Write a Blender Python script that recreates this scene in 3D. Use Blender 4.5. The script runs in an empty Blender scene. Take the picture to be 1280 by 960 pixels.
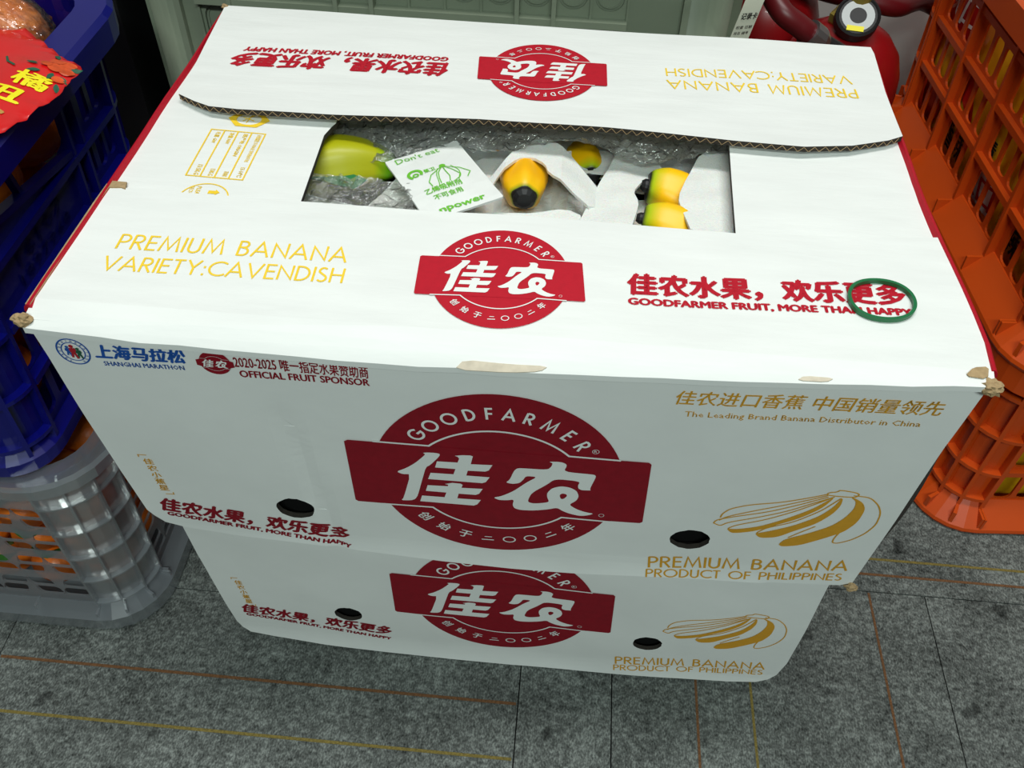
import bpy, bmesh, math, random
from mathutils import Vector, Matrix
from mathutils.geometry import tessellate_polygon
from mathutils import noise as mnoise
random.seed(7)
PI = math.pi
scn = bpy.context.scene
COL = scn.collection

# ------------------------------------------------------------------ camera
cam_d = bpy.data.cameras.new('camera')
cam_d.sensor_width = 36.0
cam_d.lens = 1153.06 * 36.0 / 1280.0
cam_d.clip_start = 0.02
cam = bpy.data.objects.new('camera', cam_d)
COL.objects.link(cam)
Rr = (0.9960952, 0.0846429, 0.025099)
Ru = (-0.0789527, 0.7268181, 0.6822771)
Rb = (0.0395075, -0.6815946, 0.7306627)
cam.matrix_world = Matrix(((Rr[0], Ru[0], Rb[0], 0.0269), (Rr[1], Ru[1], Rb[1], -0.3576),
                           (Rr[2], Ru[2], Rb[2], 0.8407), (0, 0, 0, 1)))
scn.camera = cam

# ------------------------------------------------------------------ light
world = bpy.data.worlds.new('room_light')
scn.world = world
world.use_nodes = True
world.node_tree.nodes['Background'].inputs[0].default_value = (0.80, 0.88, 0.86, 1)
world.node_tree.nodes['Background'].inputs[1].default_value = 0.07
def area_light(name, loc, rot, sx, sy, power, col):
    l = bpy.data.lights.new(name, 'AREA'); l.shape = 'RECTANGLE'; l.size = sx; l.size_y = sy
    l.energy = power; l.color = col
    o = bpy.data.objects.new(name, l); COL.objects.link(o); o.location = loc; o.rotation_euler = rot
    return o
area_light('ceiling_tube_light', (0.10, 0.02, 2.3), (0, 0, 0), 1.3, 0.30, 17.5, (1.0, 1.0, 0.97))
area_light('ceiling_tube_light', (0.20, -1.9, 2.4), (0, 0, 0), 1.3, 0.30, 40, (0.86, 1.0, 0.95))
vs = scn.view_settings
vs.view_transform = 'Standard'; vs.look = 'None'; vs.gamma = 1.0; vs.use_curve_mapping = False
vs.exposure = 0.55

# ------------------------------------------------------------------ materials
def srgb(r, g, b):
    f = lambda c: (c/255/12.92) if c/255 <= .04045 else ((c/255+.055)/1.055)**2.4
    return (f(r), f(g), f(b), 1)
def mat(name, col, rough=.5, var=0.0, vscale=30, bump=0.0, bscale=200, spec=.5, trans=0.0, coat=0.0, col2=None,
        bdist=.001, sss=0.0, alpha=1.0, metal=0.0, stretch=None):
    m = bpy.data.materials.new(name); m.use_nodes = True
    nt = m.node_tree; b = nt.nodes['Principled BSDF']
    b.inputs['Base Color'].default_value = col
    b.inputs['Roughness'].default_value = rough
    b.inputs['Specular IOR Level'].default_value = spec
    b.inputs['Transmission Weight'].default_value = trans
    b.inputs['Coat Weight'].default_value = coat
    b.inputs['Metallic'].default_value = metal
    b.inputs['Alpha'].default_value = alpha
    if sss:
        b.inputs['Subsurface Weight'].default_value = sss
        b.inputs['Subsurface Scale'].default_value = .004
    if var or bump:
        tc = nt.nodes.new('ShaderNodeTexCoord'); mp = nt.nodes.new('ShaderNodeMapping')
        nt.links.new(tc.outputs['Object'], mp.inputs[0])
        if stretch: mp.inputs['Scale'].default_value = stretch
    if var:
        n = nt.nodes.new('ShaderNodeTexNoise'); n.inputs['Scale'].default_value = vscale
        n.inputs['Detail'].default_value = 5
        nt.links.new(mp.outputs[0], n.inputs['Vector'])
        r = nt.nodes.new('ShaderNodeMapRange'); r.inputs[1].default_value = .3; r.inputs[2].default_value = .7
        nt.links.new(n.outputs['Fac'], r.inputs[0])
        mx = nt.nodes.new('ShaderNodeMix'); mx.data_type = 'RGBA'
        c2 = col2 if col2 else tuple(c*(1-var) for c in col[:3]) + (1,)
        mx.inputs[6].default_value = col; mx.inputs[7].default_value = c2
        nt.links.new(r.outputs[0], mx.inputs[0]); nt.links.new(mx.outputs[2], b.inputs['Base Color'])
    if bump:
        n2 = nt.nodes.new('ShaderNodeTexNoise'); n2.inputs['Scale'].default_value = bscale
        n2.inputs['Detail'].default_value = 3
        nt.links.new(mp.outputs[0], n2.inputs['Vector'])
        bp = nt.nodes.new('ShaderNodeBump'); bp.inputs['Strength'].default_value = bump
        bp.inputs['Distance'].default_value = bdist
        nt.links.new(n2.outputs['Fac'], bp.inputs['Height']); nt.links.new(bp.outputs[0], b.inputs['Normal'])
    return m
M = {}
M['card'] = mat('white_cardboard', (.80, .82, .80, 1), .62, .06, 14, .35, 26, bdist=.0016, stretch=(1, 4, 1), spec=.3)
M['kraft'] = mat('kraft_board', srgb(176, 150, 112), .85, .25, 300, .4, 500, spec=.2)
M['flute'] = mat('flute_and_shaded_board', srgb(52, 46, 40), .9, .3, 300)
M['inside'] = mat('board_inside', srgb(150, 128, 96), .9, .1, 30)
M['red'] = mat('red_ink', srgb(184, 14, 38), .55, .10, 250, spec=.3)
M['darkred'] = mat('crimson_ink', srgb(140, 10, 30), .55, .16, 180, spec=.3)
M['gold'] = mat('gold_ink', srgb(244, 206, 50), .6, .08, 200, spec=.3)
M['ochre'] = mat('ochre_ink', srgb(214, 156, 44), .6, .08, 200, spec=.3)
M['white'] = mat('white_ink', (.78, .80, .78, 1), .6, spec=.3)
M['blueink'] = mat('blue_ink', srgb(28, 84, 168), .6, .15, 200, spec=.3)
M['redink2'] = mat('runner_red_ink', srgb(170, 22, 38), .6)
M['greenink'] = mat('dark_green_ink', srgb(20, 84, 60), .6)
M['limeink'] = mat('lime_ink', srgb(104, 186, 44), .6)
M['black'] = mat('black_ink', srgb(26, 26, 26), .6)
M['hole'] = mat('painted_hole_shade', (.006, .006, .006, 1), .95, spec=.1)  # near-black paint for the shade inside the cartons
M['band'] = mat('green_rubber', srgb(8, 104, 58), .45)
M['blue'] = mat('blue_plastic', srgb(4, 8, 108), .30, .15, 8, .08, 60, coat=.1)
M['orange'] = mat('orange_plastic', srgb(206, 76, 12), .42, .12, 10, .08, 90, coat=.1)
M['grey'] = mat('grey_green_plastic', srgb(140, 150, 130), .45, .12, 12, .12, 120)
M['carpet'] = None
M['foam'] = mat('white_foam', (.80, .81, .78, 1), .7, .06, 600, .8, 900, sss=.2, bdist=.0008)
M['sachet'] = mat('sachet_paper', (.80, .82, .80, 1), .5, .04, 60, .5, 60, bdist=.001)
M['extred'] = mat('extinguisher_red', srgb(140, 10, 16), .35, .1, 10, coat=.1)
M['hose'] = mat('dark_red_hose', srgb(92, 8, 16), .4, .1, 20)
M['metal'] = mat('dull_metal', srgb(150, 150, 150), .35, metal=.9)
M['brass'] = mat('brass', srgb(170, 150, 70), .4, metal=.7)
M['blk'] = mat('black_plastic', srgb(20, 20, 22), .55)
M['paper'] = mat('card_paper', srgb(206, 208, 190), .6)
M['wall'] = mat('painted_wall', srgb(176, 172, 168), .7, .1, 5, .2, 60)
M['bag_red'] = mat('red_foil', srgb(212, 20, 22), .28, .1, 12, .5, 18, bdist=.003, coat=.3)
M['bag_yel'] = mat('yellow_foil', srgb(250, 200, 30), .35, .2, 14, .7, 26, col2=srgb(238, 166, 12), bdist=.004, coat=.3)
M['yellow'] = mat('yellow_ink', srgb(240, 226, 20), .5)
M['goldleaf'] = mat('gold_script', srgb(190, 140, 70), .45)
M['mandarin'] = mat('mandarin_peel', srgb(232, 122, 28), .42, .3, 14, .7, 260, col2=srgb(214, 96, 16), bdist=.0008, coat=.1)
M['leaf'] = mat('citrus_leaf', srgb(48, 104, 30), .45, .3, 40)
M['stem'] = mat('stem_button', srgb(96, 110, 40), .7)
M['silver'] = mat('silver_label', srgb(180, 184, 184), .4)

def banana_mat(name, c1, c2, c3):
    m = bpy.data.materials.new(name); m.use_nodes = True
    nt = m.node_tree; b = nt.nodes['Principled BSDF']; b.inputs['Roughness'].default_value = .42
    tc = nt.nodes.new('ShaderNodeTexCoord')
    at = nt.nodes.new('ShaderNodeAttribute'); at.attribute_name = 'along'
    cr = nt.nodes.new('ShaderNodeValToRGB')
    e = cr.color_ramp.elements
    e[0].position = 0; e[0].color = c1; e[1].position = .90; e[1].color = c2
    x = e.new(.972); x.color = c3
    x = e.new(.988); x.color = srgb(30, 22, 14)
    x = e.new(.74); x.color = c1
    n = nt.nodes.new('ShaderNodeTexNoise'); n.inputs['Scale'].default_value = 50
    nt.links.new(tc.outputs['Object'], n.inputs['Vector'])
    ma = nt.nodes.new('ShaderNodeMath'); ma.operation = 'MULTIPLY_ADD'
    ma.inputs[1].default_value = .10; nt.links.new(n.outputs['Fac'], ma.inputs[0])
    sb = nt.nodes.new('ShaderNodeMath'); sb.operation = 'SUBTRACT'; sb.inputs[1].default_value = .05
    nt.links.new(at.outputs['Fac'], sb.inputs[0]); nt.links.new(sb.outputs[0], ma.inputs[2])
    nt.links.new(ma.outputs[0], cr.inputs[0]); nt.links.new(cr.outputs[0], b.inputs['Base Color'])
    return m
M['ban_green'] = banana_mat('green_yellow_banana_peel', srgb(176, 176, 14), srgb(112, 184, 8), srgb(90, 120, 20))
M['ban_yellow'] = banana_mat('yellow_banana_peel', srgb(255, 186, 0), srgb(250, 196, 4), srgb(140, 150, 20))
M['ban_tip'] = banana_mat('yellow_banana_peel_green_neck', srgb(255, 196, 0), srgb(176, 196, 10), srgb(80, 96, 20))

def carpet_mat():
    m = bpy.data.materials.new('grey_loop_carpet'); m.use_nodes = True
    nt = m.node_tree; b = nt.nodes['Principled BSDF']; b.inputs['Roughness'].default_value = .95
    b.inputs['Specular IOR Level'].default_value = .1
    tc = nt.nodes.new('ShaderNodeTexCoord')
    def noi(s, d=4, sc=(1, 1, 1)):
        mp = nt.nodes.new('ShaderNodeMapping'); mp.inputs['Scale'].default_value = sc
        nt.links.new(tc.outputs['Object'], mp.inputs[0])
        n = nt.nodes.new('ShaderNodeTexNoise'); n.inputs['Scale'].default_value = s; n.inputs['Detail'].default_value = d
        nt.links.new(mp.outputs[0], n.inputs['Vector']); return n.outputs['Fac']
    fine = noi(620, 2, (1, .6, 1)); mid = noi(150, 4); big = noi(16, 5); stain = noi(28, 2)
    cr = nt.nodes.new('ShaderNodeValToRGB'); e = cr.color_ramp.elements
    e[0].position = .36; e[0].color = (.026, .029, .027, 1)
    e[1].position = .68; e[1].color = (.30, .33, .31, 1)
    e.new(.50).color = (.108, .118, .112, 1)
    a = nt.nodes.new('ShaderNodeMath'); a.operation = 'MULTIPLY_ADD'; a.inputs[1].default_value = .42
    nt.links.new(fine, a.inputs[0])
    a2 = nt.nodes.new('ShaderNodeMath'); a2.operation = 'MULTIPLY_ADD'; a2.inputs[1].default_value = .36
    nt.links.new(mid, a2.inputs[0])
    a3 = nt.nodes.new('ShaderNodeMath'); a3.operation = 'MULTIPLY'; a3.inputs[1].default_value = .22
    nt.links.new(big, a3.inputs[0]); nt.links.new(a3.outputs[0], a2.inputs[2]); nt.links.new(a2.outputs[0], a.inputs[2])
    nt.links.new(a.outputs[0], cr.inputs[0])
    st = nt.nodes.new('ShaderNodeMapRange'); st.inputs[1].default_value = .66; st.inputs[2].default_value = .72
    st.inputs[3].default_value = 1; st.inputs[4].default_value = .45
    nt.links.new(stain, st.inputs[0])
    mx = nt.nodes.new('ShaderNodeMix'); mx.data_type = 'RGBA'; mx.blend_type = 'MULTIPLY'; mx.inputs[0].default_value = 1
    nt.links.new(cr.outputs[0], mx.inputs[6]); nt.links.new(st.outputs[0], mx.inputs[7])
    nt.links.new(mx.outputs[2], b.inputs['Base Color'])
    bp = nt.nodes.new('ShaderNodeBump'); bp.inputs['Strength'].default_value = .9; bp.inputs['Distance'].default_value = .002
    nt.links.new(a.outputs[0], bp.inputs['Height']); nt.links.new(bp.outputs[0], b.inputs['Normal'])
    return m
M['carpet'] = carpet_mat()
M['stripe_o'] = mat('rust_yarn', srgb(122, 84, 52), .95, .5, 500, .8, 700)
M['stripe_y'] = mat('mustard_yarn', srgb(134, 118, 58), .95, .5, 500, .8, 700)
M['seam'] = mat('carpet_backing', srgb(16, 16, 16), .95)

def clear_mat(name, tint, haze, glossw, rough, bscale=90, bstr=1.0, hazecol=(.75, .78, .76, 1)):
    m = bpy.data.materials.new(name); m.use_nodes = True
    nt = m.node_tree; nt.nodes.remove(nt.nodes['Principled BSDF'])
    out = nt.nodes['Material Output']
    tr = nt.nodes.new('ShaderNodeBsdfTransparent'); tr.inputs[0].default_value = tint
    df = nt.nodes.new('ShaderNodeBsdfDiffuse'); df.inputs[0].default_value = hazecol
    tl = nt.nodes.new('ShaderNodeBsdfTranslucent'); tl.inputs[0].default_value = hazecol
    gl = nt.nodes.new('ShaderNodeBsdfGlossy'); gl.inputs['Roughness'].default_value = rough
    tc = nt.nodes.new('ShaderNodeTexCoord'); n = nt.nodes.new('ShaderNodeTexNoise')
    n.inputs['Scale'].default_value = bscale; n.inputs['Detail'].default_value = 4
    nt.links.new(tc.outputs['Object'], n.inputs['Vector'])
    bp = nt.nodes.new('ShaderNodeBump'); bp.inputs['Strength'].default_value = bstr; bp.inputs['Distance'].default_value = .004
    nt.links.new(n.outputs['Fac'], bp.inputs['Height'])
    for q in (gl, df): nt.links.new(bp.outputs[0], q.inputs['Normal'])
    m0 = nt.nodes.new('ShaderNodeMixShader'); m0.inputs[0].default_value = .5
    nt.links.new(df.outputs[0], m0.inputs[1]); nt.links.new(tl.outputs[0], m0.inputs[2])
    m1 = nt.nodes.new('ShaderNodeMixShader'); m1.inputs[0].default_value = haze
    nt.links.new(tr.outputs[0], m1.inputs[1]); nt.links.new(m0.outputs[0], m1.inputs[2])
    lw = nt.nodes.new('ShaderNodeLayerWeight'); lw.inputs[0].default_value = .35
    nt.links.new(bp.outputs[0], lw.inputs['Normal'])
    mr = nt.nodes.new('ShaderNodeMath'); mr.operation = 'MULTIPLY'; mr.inputs[1].default_value = glossw
    nt.links.new(lw.outputs['Fresnel'], mr.inputs[0])
    m2 = nt.nodes.new('ShaderNodeMixShader')
    nt.links.new(mr.outputs[0], m2.inputs[0]); nt.links.new(m1.outputs[0], m2.inputs[1]); nt.links.new(gl.outputs[0], m2.inputs[2])
    nt.links.new(m2.outputs[0], out.inputs[0])
    return m
M['film'] = clear_mat('clear_crinkled_film', (.90, .92, .91, 1), .22, 3.0, .08, 190, 1.0)
M['wrap'] = clear_mat('clear_fruit_wrap', (.93, .94, .93, 1), .05, 1.0, .10, 60, .8)
M['milky'] = clear_mat('milky_plastic', (.90, .91, .92, 1), .40, .45, .22, 12, .02, hazecol=(.50, .54, .58, 1))

# ------------------------------------------------------------------ geometry helpers
def link_mesh(name, verts, faces, m, parent=None, smooth=False):
    me = bpy.data.meshes.new(name); me.from_pydata([tuple(v) for v in verts], [], faces); me.update()
    if m: me.materials.append(m)
    if smooth:
        for p in me.polygons: p.use_smooth = True
    o = bpy.data.objects.new(name, me); COL.objects.link(o)
    if parent: o.parent = parent
    return o
def bm_obj(name, bm, m, parent=None, smooth=False):
    me = bpy.data.meshes.new(name); bm.to_mesh(me); bm.free()
    if m: me.materials.append(m)
    if smooth:
        for p in me.polygons: p.use_smooth = True
    o = bpy.data.objects.new(name, me); COL.objects.link(o)
    if parent: o.parent = parent
    return o
def tag(o, label=None, cat=None, group=None, kind=None):
    if label: o['label'] = label
    if cat: o['category'] = cat
    if group: o['group'] = group
    if kind: o['kind'] = kind
    return o
def empty(name, loc, label, cat, group=None, rz=0):
    o = bpy.data.objects.new(name, None); COL.objects.link(o); o.location = loc; o.rotation_euler.z = rz
    o.empty_display_size = .02
    return tag(o, label, cat, group)

class MB:
    def __init__(s): s.v = []; s.f = []
    def add(s, vs_, fs, T=None):
        n = len(s.v); s.v += [T @ Vector(v) if T else Vector(v) for v in vs_]; s.f += [tuple(i+n for i in f) for f in fs]
    def box(s, x0, x1, y0, y1, z0, z1, T=None):
        s.add([(x0,y0,z0),(x1,y0,z0),(x1,y1,z0),(x0,y1,z0),(x0,y0,z1),(x1,y0,z1),(x1,y1,z1),(x0,y1,z1)],
              [(0,3,2,1),(4,5,6,7),(0,1,5,4),(1,2,6,5),(2,3,7,6),(3,0,4,7)], T)
    def ubox(s, u0, u1, v0, v1, h0, h1, S, n=1, slant=0):
        vs_ = []; fs = []
        for i in range(n+1):
            u = u0+(u1-u0)*i/n
            for (v, h) in ((v0,h0),(v0,h1),(v1,h1),(v1,h0)): vs_.append(S(u+slant*(v-v0), v, h))
        for i in range(n):
            a = i*4
            for k in range(4): fs.append((a+k, a+(k+1)%4, a+4+(k+1)%4, a+4+k))
        fs += [(3,2,1,0), (n*4, n*4+1, n*4+2, n*4+3)]
        s.add(vs_, fs)
    def sweep(s, us, prof, S, closed=True):
        k = len(prof); vs_ = [S(u, v, h) for u in us for (v, h) in prof]; fs = []
        for i in range(len(us)-1):
            for j in range(k if closed else k-1):
                fs.append((i*k+j, i*k+(j+1)%k, (i+1)*k+(j+1)%k, (i+1)*k+j))
        s.add(vs_, fs)
    def tube(s, pts, r, n=12, cap=True):
        pts = [Vector(p) for p in pts]; rs = r if isinstance(r, (list, tuple)) else [r]*len(pts)
        base = len(s.v); up = None
        for i, p in enumerate(pts):
            t = (pts[min(i+1, len(pts)-1)]-pts[max(i-1, 0)]).normalized()
            if up is None: up = t.orthogonal().normalized()
            up = (up - t*up.dot(t)).normalized(); w = t.cross(up)
            for k in range(n):
                a = 2*PI*k/n; s.v.append(p + (up*math.cos(a)+w*math.sin(a))*rs[i])
        for i in range(len(pts)-1):
            for k in range(n):
                s.f.append((base+i*n+k, base+i*n+(k+1)%n, base+(i+1)*n+(k+1)%n, base+(i+1)*n+k))
        if cap:
            s.f.append(tuple(base+k for k in range(n))[::-1]); s.f.append(tuple(base+(len(pts)-1)*n+k for k in range(n)))
    def lathe(s, prof, n=32, T=None):
        base = len(s.v)
        for (r, z) in prof:
            for k in range(n):
                a = 2*PI*k/n; v = Vector((r*math.cos(a), r*math.sin(a), z)); s.v.append(T @ v if T else v)
        for i in range(len(prof)-1):
            for k in range(n):
                s.f.append((base+i*n+k, base+i*n+(k+1)%n, base+(i+1)*n+(k+1)%n, base+(i+1)*n+k))
        s.f.append(tuple(base+k for k in range(n))[::-1]); s.f.append(tuple(base+(len(prof)-1)*n+k for k in range(n)))
    def build(s, name, m, parent=None, smooth=False):
        return link_mesh(name, s.v, s.f, m, parent, smooth)

def clean(pts):
    out = []
    for p in pts:
        if not out or (abs(p[0]-out[-1][0])+abs(p[1]-out[-1][1])) > 1e-6: out.append((p[0], p[1]))
    if len(out) > 1 and abs(out[0][0]-out[-1][0])+abs(out[0][1]-out[-1][1]) < 1e-6: out.pop()
    return out
def flat_bm(polys):
    """polys: list of (outline, [holes]) in 2D -> bmesh"""
    bm = bmesh.new()
    for outl, holes in polys:
        loops = [clean(outl)]+[clean(h) for h in holes]
        vs_ = [bm.verts.new((p[0], p[1], 0)) for l in loops for p in l]
        tris = tessellate_polygon([[Vector((p[0], p[1], 0)) for p in l] for l in loops])
        for t in tris:
            try: bm.faces.new([vs_[i] for i in t])
            except ValueError: pass
    bm.normal_update()
    for f in bm.faces:
        if f.normal.z < 0: f.normal_flip()
    return bm
def refine(bm, su, sv=None):
    sv = sv or su
    for ax, st in ((0, su), (1, sv)):
        if not bm.verts: return
        lo = min(v.co[ax] for v in bm.verts); hi = max(v.co[ax] for v in bm.verts)
        k = math.floor(lo/st)+1
        while k*st < hi-1e-6:
            co = [0, 0, 0]; co[ax] = k*st; no = [0, 0, 0]; no[ax] = 1
            bmesh.ops.bisect_plane(bm, geom=bm.verts[:]+bm.edges[:]+bm.faces[:], plane_co=co, plane_no=no, dist=1e-7)
            k += 1
def sheet(name, polys, S, thick, m, parent=None, step=.02, stepv=None, smooth=False, edge_m=None, bm=None, near=None):
    """plate with holes, laid on surface S(u, v, h); thickness towards -h"""
    bm = bm or flat_bm(polys)
    refine(bm, step, stepv)
    if thick:
        bm.verts.index_update()
        top = {v: v.co.copy() for v in bm.verts}
        ret = bmesh.ops.extrude_face_region(bm, geom=bm.faces[:])
        newv = {e for e in ret['geom'] if isinstance(e, bmesh.types.BMVert)}
        for v in bm.verts: v.co.z = 0.0 if v in newv else -thick
        # extruded copy is the outer (h=0) side
    if edge_m:
        bm.faces.ensure_lookup_table()
        bm.normal_update()
        for f in bm.faces:
            c = f.calc_center_median()
            if abs(f.normal.z) < .5 and (near is None or min(math.hypot(c.x-q[0], c.y-q[1]) for q in near) < .018): f.material_index = 1
    for v in bm.verts:
        v.co = S(v.co.x, v.co.y, v.co.z)
    bmesh.ops.recalc_face_normals(bm, faces=bm.faces[:])
    o = bm_obj(name, bm, m, parent, smooth)
    if edge_m: o.data.materials.append(edge_m)
    return o
def rrect(x0, x1, y0, y1, r, n=4):
    r = min(r, (x1-x0)/2-1e-5, (y1-y0)/2-1e-5); out = []
    for cx, cy, a in ((x1-r, y0+r, -PI/2), (x1-r, y1-r, 0), (x0+r, y1-r, PI/2), (x0+r, y0+r, PI)):
        for k in range(n+1):
            t = a+PI/2*k/n; out.append((cx+r*math.cos(t), cy+r*math.sin(t)))
    return out
def ell(cx, cy, rx, ry, n=48, a0=0, a1=2*PI, rot=0):
    full = abs(a1-a0-2*PI) < 1e-6
    out = []
    for k in range(n if full else n+1):
        t = a0+(a1-a0)*k/n; x = rx*math.cos(t); y = ry*math.sin(t)
        out.append((cx+x*math.cos(rot)-y*math.sin(rot), cy+x*math.sin(rot)+y*math.cos(rot)))
    return out
def ribbon(pts, w, closed=False):
    """polyline -> outline polygons (list of quads sharing mitres)"""
    P = [Vector(p) for p in clean(pts)]; n = len(P); L = []; R_ = []
    for i in range(n):
        if closed: a = P[i-1]; b = P[(i+1) % n]
        else: a = P[max(i-1, 0)]; b = P[min(i+1, n-1)]
        d1 = (P[i]-a); d2 = (b-P[i])
        if d1.length < 1e-9: d1 = d2
        if d2.length < 1e-9: d2 = d1
        d1 = d1.normalized(); d2 = d2.normalized(); n1 = Vector((-d1.y, d1.x)); n2 = Vector((-d2.y, d2.x))
        m = n1+n2
        m = n1 if m.length < 1e-3 else m.normalized()
        k = w/2/max(.45, m.dot(n1))
        L.append(P[i]+m*k); R_.append(P[i]-m*k)
    out = []
    for i in range(n if closed else n-1):
        j = (i+1) % n; out.append(([L[i], R_[i], R_[j], L[j]], []))
    return out
def quad_bm(quads):
    bm = bmesh.new()
    for q, _ in quads:
        vs_ = [bm.verts.new((p[0], p[1], 0)) for p in q]
        try: bm.faces.new(vs_)
        except ValueError: pass
    return bm
def smooth_poly(pts, it=2, closed=True):
    P = [Vector(p) for p in pts]
    for _ in range(it):
        Q = []
        n = len(P)
        for i in range(n if closed else n-1):
            a, b = P[i], P[(i+1) % n]
            if (a-b).length < 1e-5: continue
            Q.append(a*.8+b*.2); Q.append(a*.2+b*.8)
        if not closed: Q = [P[0]]+Q+[P[-1]]
        P = Q
    return [tuple(p) for p in P]

# ------------------------------------------------------------------ lettering
def font_tris(body, bold=0.0, res=2):
    c = bpy.data.curves.new('lettering', 'FONT'); c.body = body; c.size = 1; c.resolution_u = res
    o = bpy.data.objects.new('lettering', c); COL.objects.link(o)
    bpy.context.view_layer.update()
    dg = bpy.context.evaluated_depsgraph_get()
    me = o.evaluated_get(dg).to_mesh()
    V = [(v.co.x, v.co.y) for v in me.vertices]; F = [tuple(p.vertices) for p in me.polygons]
    o.evaluated_get(dg).to_mesh_clear()
    bpy.data.objects.remove(o); bpy.data.curves.remove(c)
    VV, FF = [], []
    offs = [(0, 0)] if not bold else [(0, 0), (bold, 0), (-bold, 0), (0, bold*.7), (0, -bold*.7)]
    for dx, dy in offs:
        n = len(VV); VV += [(x+dx, y+dy) for x, y in V]; FF += [tuple(i+n for i in f) for f in F]
    return VV, FF
def text_bm(body, BL, BR, height, bold=0.0, shear=0.0, res=2):
    """fit to box: baseline-left BL, baseline-right BR (2D), height perpendicular"""
    V, F = font_tris(body, bold, res)
    x0 = min(v[0] for v in V); x1 = max(v[0] for v in V); y0 = min(v[1] for v in V); y1 = max(v[1] for v in V)
    BL = Vector(BL); d = Vector(BR)-BL; up = Vector((-d.y, d.x)).normalized()*height; du = d.normalized()*height*shear
    bm = bmesh.new()
    vs_ = []
    for x, y in V:
        u = (x-x0)/(x1-x0); w = (y-y0)/(y1-y0); p = BL+d*u+up*w+du*w
        vs_.append(bm.verts.new((p.x, p.y, 0)))
    for f in F:
        try: bm.faces.new([vs_[i] for i in f])
        except ValueError: pass
    return bm
def arc(cx, cy, rx, ry, a0, a1, n=12):
    return [(cx+rx*math.cos(math.radians(a0+(a1-a0)*k/n)), cy+ry*math.sin(math.radians(a0+(a1-a0)*k/n))) for k in range(n+1)]
GL = {
 'P': (.50, [[(.05,0),(.05,1)], [(.05,.97)]+arc(.24,.72,.24,.25,90,-90)+[(.05,.47)]]),
 'R': (.54, [[(.05,0),(.05,1)], [(.05,.97)]+arc(.24,.73,.23,.24,90,-90)+[(.05,.49)], [(.22,.49),(.52,0)]]),
 'E': (.47, [[(.47,.96),(.05,.96),(.05,.04),(.47,.04)], [(.05,.52),(.44,.52)]]),
 'M': (.90, [[(.03,0),(.17,.97),(.45,.12),(.73,.97),(.87,0)]]),
 'I': (.10, [[(.05,0),(.05,1)]]),
 'U': (.60, [[(.05,1)]+arc(.30,.30,.25,.27,180,360)+[(.55,1)]]),
 'B': (.52, [[(.05,0),(.05,1)], [(.05,.96)]+arc(.24,.76,.19,.20,90,-90)+[(.05,.56)], [(.2,.54)]+arc(.24,.29,.24,.25,90,-90)+[(.05,.04)]]),
 'A': (.78, [[(.02,0),(.39,.98),(.76,0)], [(.16,.34),(.62,.34)]]),
 'N': (.70, [[(.05,0),(.05,.93),(.65,.07),(.65,1)]]),
 'V': (.74, [[(.02,1),(.37,.04),(.72,1)]]),
 'T': (.52, [[(.26,0),(.26,1)], [(.0,.96),(.52,.96)]]),
 'Y': (.66, [[(.02,1),(.33,.48),(.64,1)], [(.33,0),(.33,.5)]]),
 'C': (.74, [arc(.50,.5,.46,.46,48,312,18)]),
 'D': (.66, [[(.05,0),(.05,1)], [(.05,.96)]+arc(.20,.5,.42,.46,90,-90,14)+[(.05,.04)]]),
 'S': (.46, [arc(.24,.74,.18,.22,40,200,8)+arc(.22,.26,.20,.22,60,-145,10)]),
 'H': (.64, [[(.05,0),(.05,1)], [(.59,0),(.59,1)], [(.05,.52),(.59,.52)]]),
 'O': (.98, [arc(.49,.5,.45,.46,0,360,24)]),
 'F': (.44, [[(.44,.96),(.05,.96),(.05,0)], [(.05,.52),(.41,.52)]]),
 'G': (.86, [arc(.50,.5,.46,.46,45,360,20)+[(.96,.5),(.58,.5)]]),
 'L': (.42, [[(.05,1),(.05,.04),(.42,.04)]]),
 ':': (.14, [[(.07,.0),(.07,.13)], [(.07,.5),(.07,.63)]]),
 ' ': (.34, []),
}
def stroke_quads(txt, w=.095, gap=.14):
    q = []; x = 0
    for ch in txt:
        wd, st = GL[ch]
        for s in st:
            cl = (ch == 'O'); pts = s[:-1] if cl else s
            q += [([(p[0]+x, p[1]) for p in poly], []) for poly, _ in ribbon(pts, w, cl)]
        x += wd+gap
    return q, x-gap
def stroke_bm(txt, BL, BR, height, w=.095, gap=.14, shear=0.0):
    q, W = stroke_quads(txt, w, gap)
    BL = Vector(BL); d = Vector(BR)-BL; up = Vector((-d.y, d.x)).normalized()*height; du = d.normalized()*height*shear
    return quad_bm([([BL+d*(p[0]/W)+up*p[1]+du*p[1] for p in poly], []) for poly, _ in q])
def merge_bm(bms):
    out = bmesh.new()
    for b in bms:
        me = bpy.data.meshes.new('tmp'); b.to_mesh(me); b.free(); out.from_mesh(me); bpy.data.meshes.remove(me)
    return out
def xf(bm, cx, cy, s, rot=0.0):
    c, sn = math.cos(rot)*s, math.sin(rot)*s
    for v in bm.verts:
        x, y = v.co.x, v.co.y; v.co.x = cx+x*c-y*sn; v.co.y = cy+x*sn+y*c
    return bm
def clip_bm(bm, co, no):
    """drop the side that 'no' points to"""
    bmesh.ops.bisect_plane(bm, geom=bm.verts[:]+bm.edges[:]+bm.faces[:], plane_co=(co[0], co[1], 0), plane_no=(no[0], no[1], 0), clear_outer=True)
    return bm
def printed(name, bm, S, h, m, parent, step=.02, label=None):
    refine(bm, step)
    for v in bm.verts: v.co = S(v.co.x, v.co.y, h+v.co.z)
    o = bm_obj(name, bm, m, parent)
    if label: o['label'] = label
    return o

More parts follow.
